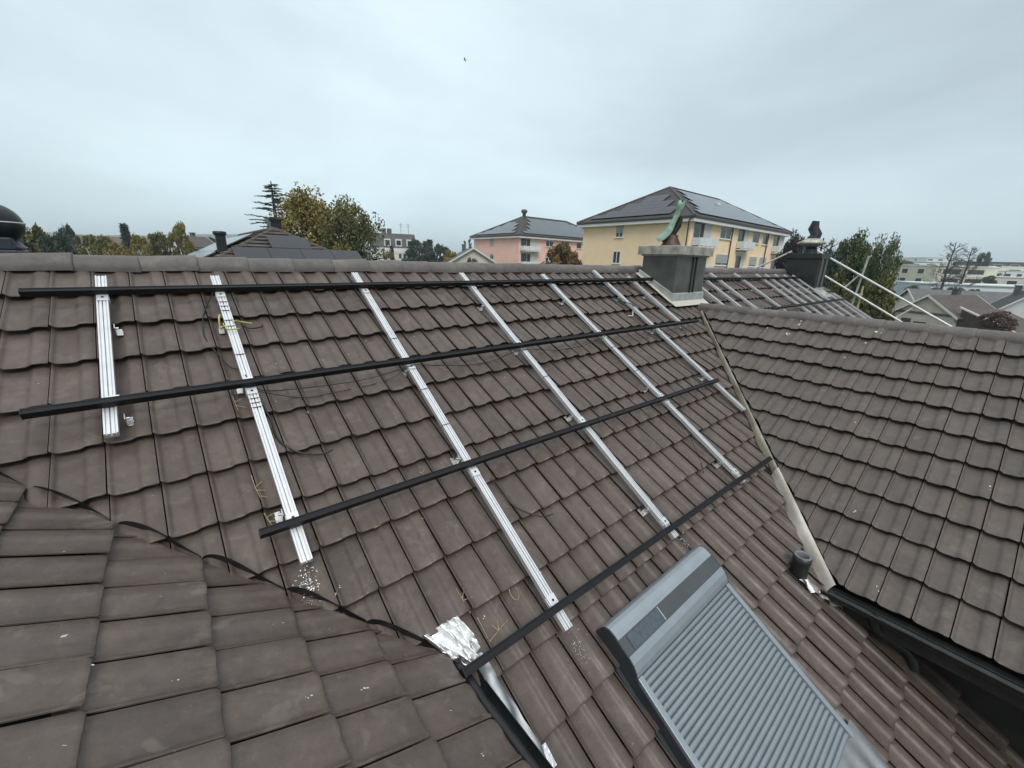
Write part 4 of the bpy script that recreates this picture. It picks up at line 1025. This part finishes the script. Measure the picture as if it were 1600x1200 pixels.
small_house('neighbour_house', 'small house with a dark roof tucked left of the pink block', 733, 410, 88, (10,9), 65, 'offwhite', 'roof_grey', 30, wins=[(-3,-1.5,.8,2.2,'x-','glass'),(1.2,2.6,.8,2.2,'x-','glass')])
small_house('neighbour_house', 'long reddish roofed house half hidden among trees at the far left', 188, 383, 175, (22,8.5), 4, 'offwhite', 'roof_red', 27, wins=[(-7,-5.5,.6,1.8,'y-','glass'),(2,3.5,.6,1.8,'y-','glass'),(6,7.5,.6,1.8,'y-','glass')])
small_house('neighbour_house', 'brown house roof between the left trees and the black solar roof', 297, 385, 118, (7,7), 34, 'white', 'roof_brown', 30, wins=[(-2,-.8,.5,1.7,'y-','glass'),(1,2.2,.5,1.7,'y-','glass')])
# right side: the town
terr = []
for fl in range(4):
    terr += [(-9,-7.3,1.0+3*fl,2.5+3*fl,'x-','glass'),(-4.5,-2.8,1.0+3*fl,2.5+3*fl,'x-','glass'),(1,2.6,1.0+3*fl,2.5+3*fl,'x-','glass'),(5.5,7.2,1.0+3*fl,2.5+3*fl,'x-','glass')]
    terr += [(-13,-4,.9+3*fl,2.4+3*fl,'y-','dark_panel'),(-13.4,-3.6,2.5+3*fl,3.3+3*fl,'y-','white'),(0,9,.9+3*fl,2.4+3*fl,'y-','dark_panel'),(-.4,9.4,2.5+3*fl,3.3+3*fl,'y-','white')]
small_house('apartment_building', 'cream flat roofed apartment block with stacked loggias behind the bare trees', 1446, 416, 215, (34,24), -22, 'cream', 'greywhite', kind='flat', wins=terr)
small_house('apartment_building', 'long pale block on the skyline right of the green trees', 1436, 410.5, 420, (90,20), -40, 'greywhite', 'roof_grey', kind='flat', wins=[(-40+i*9,-36+i*9,.9,2.6,'y-','glass') for i in range(9)])
small_house('apartment_building', 'cream terraced block far right behind the bare trees', 1536, 417, 300, (62,20), -62, 'cream', 'white', kind='flat', wins=[(-28+i*8,-24+i*8,1+3*f_,2.6+3*f_,'y-','glass') for i in range(7) for f_ in range(3)]+[(-29,-8,2.8+3*f_,3.6+3*f_,'y-','white') for f_ in range(3)])
small_house('apartment_building', 'dark grey flat roofed block on the skyline at the far right', 1573, 411, 330, (34,16), -64, 'roof_grey', 'dark_wall', kind='flat', wins=[(-14+i*6,-11+i*6,1,2.6,'y-','glass') for i in range(5)])
small_house('apartment_building', 'white block at the right edge below the dark one', 1592, 434, 230, (26,14), -64, 'offwhite', 'white', kind='flat', wins=[(-11+i*5,-8.5+i*5,1+3*f_,2.6+3*f_,'y-','glass') for i in range(5) for f_ in range(2)])
small_house('commercial_building', 'long low pale blue building with a white roof edge at the right', 1572, 447, 172, (40,18), -66, 'bluegrey', 'white', kind='flat', wins=[(2,9,.5,4.2,'y-','teal'),(-18,-2,.6,3.6,'y-','greywhite'),(-19.8,19.8,4.3,4.9,'y-','white'),(11,18.5,.6,3.8,'y-','greywhite')])
small_house('neighbour_house', 'long grey brown roofed house below the pale blue building', 1556, 480, 112, (24,11), -66, 'offwhite', 'roof_grey', 24, wins=[(-8,-6.5,.6,1.9,'y-','glass'),(2,3.5,.6,1.9,'y-','glass')])
gh = small_house('neighbour_house', 'cream gabled house with white trimmed brown roof beyond the scaffold', 1480, 489, 84, (9,6.6), -24, 'offwhite', 'roof_brown', 35, wins=[(1.4,2.5,.9,3.0,'x-','green_board'),(-.5,1.0,1.2,3.0,'x-','dark_panel'),(-3.2,3.2,-.15,.15,'x-','roof_grey')])
hh = at(1480,489,84).z - GZ
mb = MB(); mb.extrude([(-3.4,0),(-3.4,hh+.9),(-9.4,hh-1.6),(-9.4,0)], lambda p_,q_,a_: Vector((a_,p_,q_)), -3.9, 4.2); an = mb.build('annex', 'roof_brown', gh)
mb = MB(); mb.extrude([(-3.2,hh+1.05),(-3.2,hh+1.25),(-9.7,hh-1.45),(-9.7,hh-1.65)], lambda p_,q_,a_: Vector((a_,p_,q_)), -4.12, -3.88); mb.build('roof_edge', 'gutter_white', an)
small_house('neighbour_house', 'white gable end at the right edge above the rusty bush', 1592, 491, 102, (9,7.5), 8, 'white', 'roof_dark', 42)

for px_, pb_, D_, sz_, rt_, wl_, rf_, lab_ in ((1494,421,380,(40,16),-50,'offwhite','roof_grey','pale block on the skyline between the two bare trees'),
  (1415,430,250,(14,12),-25,'white','greywhite','small white block left of the cream apartment block'),
  (1520,436,235,(16,12),-66,'cream','white','cream block low between the bare trees and the pale blue building'),
  (1578,424,290,(18,12),-60,'white','greywhite','white stepped block below the dark skyline block'),
  (1465,404,620,(50,30),-40,'greywhite','roof_grey','distant hazy tower block left of the bare trees')):
    w3 = sz_[0]; small_house('apartment_building', lab_, px_, pb_, D_, sz_, rt_, wl_, rf_, kind='flat', wins=[(-w3/2+1+i*w3/5, -w3/2+1+i*w3/5+w3/11, 1+3*f_, 2.5+3*f_, sd_, 'glass') for i in range(5) for f_ in range(3) for sd_ in ('y-',)] + [(-w3/2+.4,-w3/2+w3*.3,2.6+3*f_,3.5+3*f_,'y-','white') for f_ in range(2)] + [(-4,-2,1+3*f_,2.5+3*f_,'x-','glass') for f_ in range(3)])
# ------------------------------------------------------------------ trees
def leaf_cloud(mb, clumps, n_per, leaf, q, flat=.75):
    for (c_, rad, tint) in clumps:
        for i in range(n_per):
            d_ = Vector((q.gauss(0,1), q.gauss(0,1), q.gauss(0,1)*flat)); d_.normalize()
            p_ = c_ + d_*rad*(q.random()**.45)
            a = Vector((q.gauss(0,1),q.gauss(0,1),q.gauss(0,.7))).normalized(); b2 = a.orthogonal().normalized()
            b2 = (b2*math.cos(i) + a.cross(b2)*math.sin(i)); s_ = leaf*(.55+.8*q.random())
            mb.add([p_-a*s_, p_+b2*s_*.55, p_+a*s_, p_-b2*s_*.55], [(0,1,2,3)], False, min(1,max(0,tint + q.gauss(0,.17))))
def broadleaf_mesh(h, rad, seed, leaf, nclump, n_per, lo=.22, shape=1.0, lean=0):
    q = random.Random(seed); tr = MB(); cr = MB()
    tr.tube([(0,0,0),(lean*.3,.05,h*.3),(lean*.6,0,h*.62),(lean,0,h*.86)], [h*.028,h*.021,h*.013,h*.004], 8)
    clumps = []
    for i in range(nclump):
        f_ = lo + (1-lo)*((i+q.random())/nclump); env = smooth(lo-.12,lo+.22,f_)*math.sqrt(max(.04,1-(max(0,f_-.55)/.50)**2))*shape
        a = q.random()*6.283; rr = rad*env*(.25+.75*math.sqrt(q.random()))
        c_ = Vector((math.cos(a)*rr + lean*f_, math.sin(a)*rr, h*f_*.97)); cr_ = rad*(.16+.17*q.random())
        clumps.append((c_, cr_, .25+.5*q.random()))
        if i % 2 == 0: tr.tube([(lean*f_*.5,0,h*f_*.62), c_*.6 + Vector((0,0,h*f_*.36)), c_], [h*.011,h*.007,h*.002], 5)
    leaf_cloud(cr, clumps, n_per, leaf, q)
    return tr, cr
def conifer_mesh(h, rad, seed, tiers, n_b, leaf, droop=.12, sparse=.0):
    q = random.Random(seed); tr = MB(); cr = MB()
    tr.tube([(0,0,0),(0,0,h*.5),(0,0,h)], [h*.022,h*.014,h*.002], 7)
    total = tiers*n_b
    for b2 in range(total):
        if q.random() < sparse: continue
        f_ = .10 + .89*(b2+q.random())/total; z = h*f_; a = b2*2.399 + q.gauss(0,.3)
        L2 = (rad*(1-f_)**.8 + .035*rad)*(.55+.6*q.random()); up_ = .30*(.5+.9*q.random()); dr = droop*(.6+.9*q.random())
        dirv = Vector((math.cos(a),math.sin(a),0)); sdv = Vector((-math.sin(a),math.cos(a),0))
        cv = lambda k: Vector((0,0,z)) + dirv*L2*k + Vector((0,0,L2*(up_*k - dr*k*k*2.2)))
        tr.tube([cv(k) for k in (0,.33,.66,1)], [h*.0035,h*.003,h*.002,h*.0008], 4, cap=False)
        nn = max(5,int(L2/leaf*2.2))
        for i in range(nn):
            k = .08 + .94*i/nn; p_ = cv(k)
            for sgn in (-1,1,0):
                sd_ = (sdv*sgn + dirv*.55 + Vector((0,0,q.gauss(-.15,.28)))).normalized()
                s_ = leaf*(1.25-.75*k)*(.6+.7*q.random()); wv_ = (Vector((0,0,1)) + sdv*q.gauss(0,.6)).normalized()*s_*.16
                cr.add([p_-wv_, p_+sd_*s_*.5-wv_*.8, p_+sd_*s_, p_+sd_*s_*.5+wv_*.8, p_+wv_],[(0,1,2,3,4)],False,q.random())
    return tr, cr
def bare_mesh(h, seed, depth=4):
    q = random.Random(seed); tr = MB()
    trunk = [(.02*h*math.sin(i*.9+seed)*.3, .02*h*math.cos(i*1.3)*.3, h*i/8) for i in range(9)]
    tr.tube(trunk, [h*.021*(1-i/9)+h*.002 for i in range(9)], 7)
    def br(p_, d_, L_, r_, dep):
        k = 4; pts = [p_]; dd = d_.copy()
        for i in range(k):
            dd = (dd + Vector((q.gauss(0,.13),q.gauss(0,.13),.07+q.gauss(0,.1)))).normalized(); pts.append(pts[-1] + dd*L_/k)
        tr.tube(pts, [r_*(1-.8*i/k) for i in range(k+1)], 4, cap=False)
        if dep > 0:
            for i in range(1,k+1):
                for s_ in range(2):
                    nd = (dd + Vector((q.gauss(0,.75),q.gauss(0,.75),q.gauss(.1,.45)))).normalized(); br(pts[i], nd, L_*(.42+.2*q.random()), r_*.5, dep-1)
    for i in range(22):
        f_ = .22 + .74*i/22; a = i*2.4+q.random(); L_ = h*.30*(1-f_*.72)
        br(Vector((trunk[int(f_*8)][0],trunk[int(f_*8)][1],h*f_)), Vector((math.cos(a),math.sin(a),.12+.3*q.random())).normalized(), L_, h*.0055, 2)
    return tr
GT = 'trees between the neighbouring houses'
PROTO = {}
def tree(kind, mat, label, px, ptop, D, width_px=None, name='tree', group=GT, bark='bark', zb=GZ, rotz=None, **kw):
    top = at(px, ptop, D); h = top.z - zb
    key = (kind, tuple(sorted(kw.items())))
    t_ = thing(name, label, 'bush' if 'bush' in name else 'tree', (top.x, top.y, zb), group, (0,0,rotz if rotz is not None else px*.37))
    if key not in PROTO:
        if kind == 'broad': tr, cr = broadleaf_mesh(10, **kw)
        elif kind == 'conifer': tr, cr = conifer_mesh(10, **kw)
        else: tr, cr = bare_mesh(10, **kw), None
        PROTO[key] = (tr, cr, {})
    tr, cr, cache = PROTO[key]
    for nm, m_, mt_ in (('trunk', tr, bark), ('crown', cr, mat)):
        if m_ is None: continue
        if (nm, mt_) not in cache: cache[(nm, mt_)] = m_.build(nm, mt_, None, attname='tint'); o = cache[(nm, mt_)]
        else: o = cache[(nm, mt_)].copy(); COL.objects.link(o)
        o.parent = t_
    sc_ = h/10; wx = sc_
    if width_px:
        a = at(px-width_px/2, ptop+20, D); b2 = at(px+width_px/2, ptop+20, D); wx = (b2-a).length/2/kw.get('rad', 3.2)
    t_.scale = (wx, wx, sc_)
    return t_
BR1 = dict(rad=3.6, seed=3, leaf=.125, nclump=100, n_per=270, lo=.25)
BR2 = dict(rad=3.6, seed=9, leaf=.13, nclump=84, n_per=240, lo=.22)
BR3 = dict(rad=3.4, seed=21, leaf=.20, nclump=64, n_per=210, lo=.12)
BR4 = dict(rad=3.4, seed=33, leaf=.22, nclump=58, n_per=200, lo=.10)
POP = dict(rad=1.5, seed=5, leaf=.26, nclump=46, n_per=60, lo=.08)
CO1 = dict(rad=3.3, seed=4, tiers=24, n_b=6, leaf=.20, sparse=.2)
CO2 = dict(rad=2.3, seed=8, tiers=26, n_b=8, leaf=.55)
tree('conifer', 'needle', 'tall ragged conifer rising left of the golden tree', 423, 283, 43, 290, 'conifer_tree', bark='bark_dark', **CO1)
tree('broad', 'leaf_autumn', 'large golden autumn tree behind the black solar roof', 474, 305, 38, 138, 'autumn_tree', **BR1)
tree('broad', 'leaf_olive', 'dark olive green tree right of the golden tree', 546, 319, 35, 112, 'broadleaf_tree', **BR2)
tree('broad', 'leaf_olive', 'olive tree just right of the ball ventilator', 52, 356, 62, 70, 'broadleaf_tree', **BR3)
tree('broad', 'leaf_dark', 'dark rounded tree at the far left, right of the olive one', 84, 367, 58, 58, 'broadleaf_tree', **BR4)
tree('broad', 'leaf_dark', 'distant bluish tree with two tops at the far left', 103, 353, 130, 34, 'broadleaf_tree', **BR3)
tree('broad', 'leaf_olive', 'yellowish green bushy tree left of the small dark spruce', 142, 369, 85, 60, 'broadleaf_tree', **BR4)
tree('broad', 'leaf_autumn', 'low golden tree below the small dark spruce', 178, 381, 66, 60, 'autumn_tree', **BR3)
tree('conifer', 'needle', 'small dark spruce standing above the far left trees', 192, 349, 110, 56, 'spruce_tree', bark='bark_dark', **CO2)
tree('broad', 'leaf_olive', 'bushy yellowish tree before the long reddish roof', 160, 371, 78, 50, 'broadleaf_tree', **BR3)
tree('broad', 'leaf_autumn', 'golden green tree between the small dark spruce and the olive one', 216, 369, 88, 44, 'autumn_tree', **BR4)
tree('broad', 'leaf_olive', 'olive green tree left of the one with the tall top', 242, 365, 74, 50, 'broadleaf_tree', **BR4)
tree('broad', 'leaf_autumn', 'tree with a tall pointed top left of the black solar roof', 277, 350, 76, 42, 'broadleaf_tree', **BR3)
tree('broad', 'leaf_dark', 'hazy dark tree behind the pointed chimney pot of the solar roof house', 322, 372, 150, 46, 'broadleaf_tree', **BR4)
tree('broad', 'leaf_autumn', 'low golden bushy tree under the golden tree at the ridge line', 540, 386, 33, 84, 'autumn_tree', **BR3)
tree('conifer', 'needle', 'narrow dark conifer in front of the white mansard house', 612, 384, 118, 22, 'conifer_tree', bark='bark_dark', **CO2)
tree('broad', 'leaf_dark', 'dark green round tree right of the white mansard house', 655, 376, 135, 46, 'broadleaf_tree', **BR4)
tree('conifer', 'leaf_dark', 'pointed tree between the two dark round trees in the middle', 671, 374, 150, 40, 'conifer_tree', **CO2)
tree('broad', 'leaf_dark', 'dark round tree left of the yellowish one near the pink block', 688, 383, 125, 34, 'broadleaf_tree', **BR3)
tree('broad', 'leaf_autumn', 'yellowish round tree just left of the pink block', 705, 393, 88, 32, 'autumn_tree', **BR4)
tree('broad', 'leaf_green', 'left of the two distant poplars', 726, 375, 185, 6, 'poplar_tree', **POP)
tree('broad', 'leaf_green', 'taller right one of the two distant poplars', 734, 372, 185, 7, 'poplar_tree', **POP)
tree('broad', 'leaf_orange', 'small orange brown tree in front of the pink block', 880, 384, 50, 70, 'autumn_tree', **BR3)
tree('broad', 'leaf_rust', 'rusty bush at the foot of the pink block wall', 737, 404, 80, 22, 'bush', **BR4)
tree('broad', 'leaf_purple', 'copper leaved tree behind the black chimney', 1245, 370, 40, 58, 'copper_tree', bark='bark_dark', **BR1)
tree('bare', None, 'twiggy dark shrub tips right of the black chimney cowl', 1288, 372, 36, None, 'bare_tree', bark='bark_dark', seed=17)
tree('broad', 'leaf_green', 'tall green tree behind the scaffold post', 1338, 372, 33, 92, 'broadleaf_tree', **BR1)
tree('broad', 'leaf_green', 'second tall green tree, right of the scaffold post', 1388, 377, 31, 70, 'broadleaf_tree', **BR2)
tree('broad', 'leaf_dark', 'dark green tree low behind the black chimney', 1292, 396, 30, 60, 'broadleaf_tree', **BR4)
tree('broad', 'leaf_olive', 'olive tree low behind the upper scaffold tubes', 1318, 436, 26, 80, 'broadleaf_tree', **BR3)
tree('broad', 'leaf_olive', 'broad olive tree filling the gap between the scaffold tubes', 1375, 437, 25.5, 92, 'broadleaf_tree', **BR4)
tree('bare', None, 'tall bare tree before the cream apartment block', 1494, 378, 150, None, 'bare_tree', bark='bark_dark', seed=3, depth=3)
tree('bare', None, 'smaller bare tree right of the tall bare one', 1521, 385, 160, None, 'bare_tree', bark='bark_dark', seed=6, depth=3)
tree('broad', 'leaf_dark', 'dark evergreen clump on the skyline right of the bare trees', 1541, 395, 280, 26, 'broadleaf_tree', **BR4)
tree('broad', 'leaf_green', 'low green tree before the cream terraced block', 1548, 431, 205, 30, 'broadleaf_tree', **BR3)
tree('broad', 'leaf_olive', 'low tree line clump left of the cream block', 1416, 407, 330, 30, 'broadleaf_tree', **BR3)
tree('broad', 'leaf_green', 'green tree at the foot of the cream apartment block', 1428, 446, 150, 26, 'broadleaf_tree', **BR3)
tree('broad', 'leaf_olive', 'olive tree between the cream block and the tall bare tree', 1462, 450, 140, 30, 'broadleaf_tree', **BR4)
tree('broad', 'leaf_green', 'green tree at the left end of the pale blue building', 1524, 452, 150, 26, 'broadleaf_tree', **BR4)
tree('broad', 'leaf_rust', 'rusty brown bush right of the cream gabled house', 1563, 487, 74, 62, 'bush', **BR3)
tree('broad', 'leaf_dark', 'dark shrub behind the cream gabled house', 1490, 449, 130, 22, 'broadleaf_tree', **BR4)
tree('broad', 'leaf_rust', 'dark bush by the pale blue building', 1503, 450, 140, 20, 'broadleaf_tree', **BR3)
# far wood that reads as one mass
q = random.Random(77); mb = MB(); cl_ = []
for i in range(330):
    a = R(q.uniform(-28, 96)); D = q.uniform(260, 620)
    if q.random() < .45: a = R(q.uniform(-26,8))
    h = q.uniform(3,9) + (D-260)*.004
    cl_.append((Vector((CAM.x+math.sin(a)*D, CAM.y+math.cos(a)*D, GZ+h*.75)), h*.75, q.random()))
leaf_cloud(mb, cl_, 55, 1.1, q, .7)
tag(mb.build('distant_wood', 'leaf_dark', attname='tint'), 'hazy dark tree belt along the horizon', 'wood', kind='stuff')

# ------------------------------------------------------------------ bird
bp = at(726.5, 93.5, 42)
bird = thing('bird', 'tiny dark bird flying high in the grey sky', 'bird', bp)
mb = MB(); mb.tube([(-.20,0,0),(-.12,0,.01),(0,0,.02),(.12,0,.02),(.19,0,.015),(.23,0,.0)], [.01,.035,.055,.045,.03,.006], 8); mb.add([(-.18,0,.01),(-.36,.06,0),(-.36,-.06,0)],[(0,1,2)]); mb.build('body', 'black', bird)
for sg in (-1,1):
    mb = MB(); mb.add([(.10,.03*sg,.02),(-.06,.03*sg,.02),(-.04,.24*sg,.10),(.10,.22*sg,.11),(-.10,.46*sg,.03),(.0,.46*sg,.04)], [(0,1,2,3),(3,2,4,5)]); mb.build('wing', 'black', bird)
bird.rotation_euler = (.3,0,2.4); bird.scale = (.55,.55,.55)

# ------------------------------------------------------------------ haze
mt = bpy.data.materials.new('haze'); mt.use_nodes = True; n = mt.node_tree.nodes; n.clear()
pv_ = n.new('ShaderNodeVolumePrincipled'); pv_.inputs['Color'].default_value = (.80,.88,.92,1); pv_.inputs['Density'].default_value = .00042; pv_.inputs['Anisotropy'].default_value = .2
ou = n.new('ShaderNodeOutputMaterial'); mt.node_tree.links.new(pv_.outputs[0], ou.inputs['Volume'])
mb = MB(); mb.box((-3450,-3450,GZ-1),(3450,3450,95)); hz = mb.build('haze', mt); tag(hz, kind='stuff', label='thin pale haze over the whole town', cat='haze')
hz.visible_shadow = True
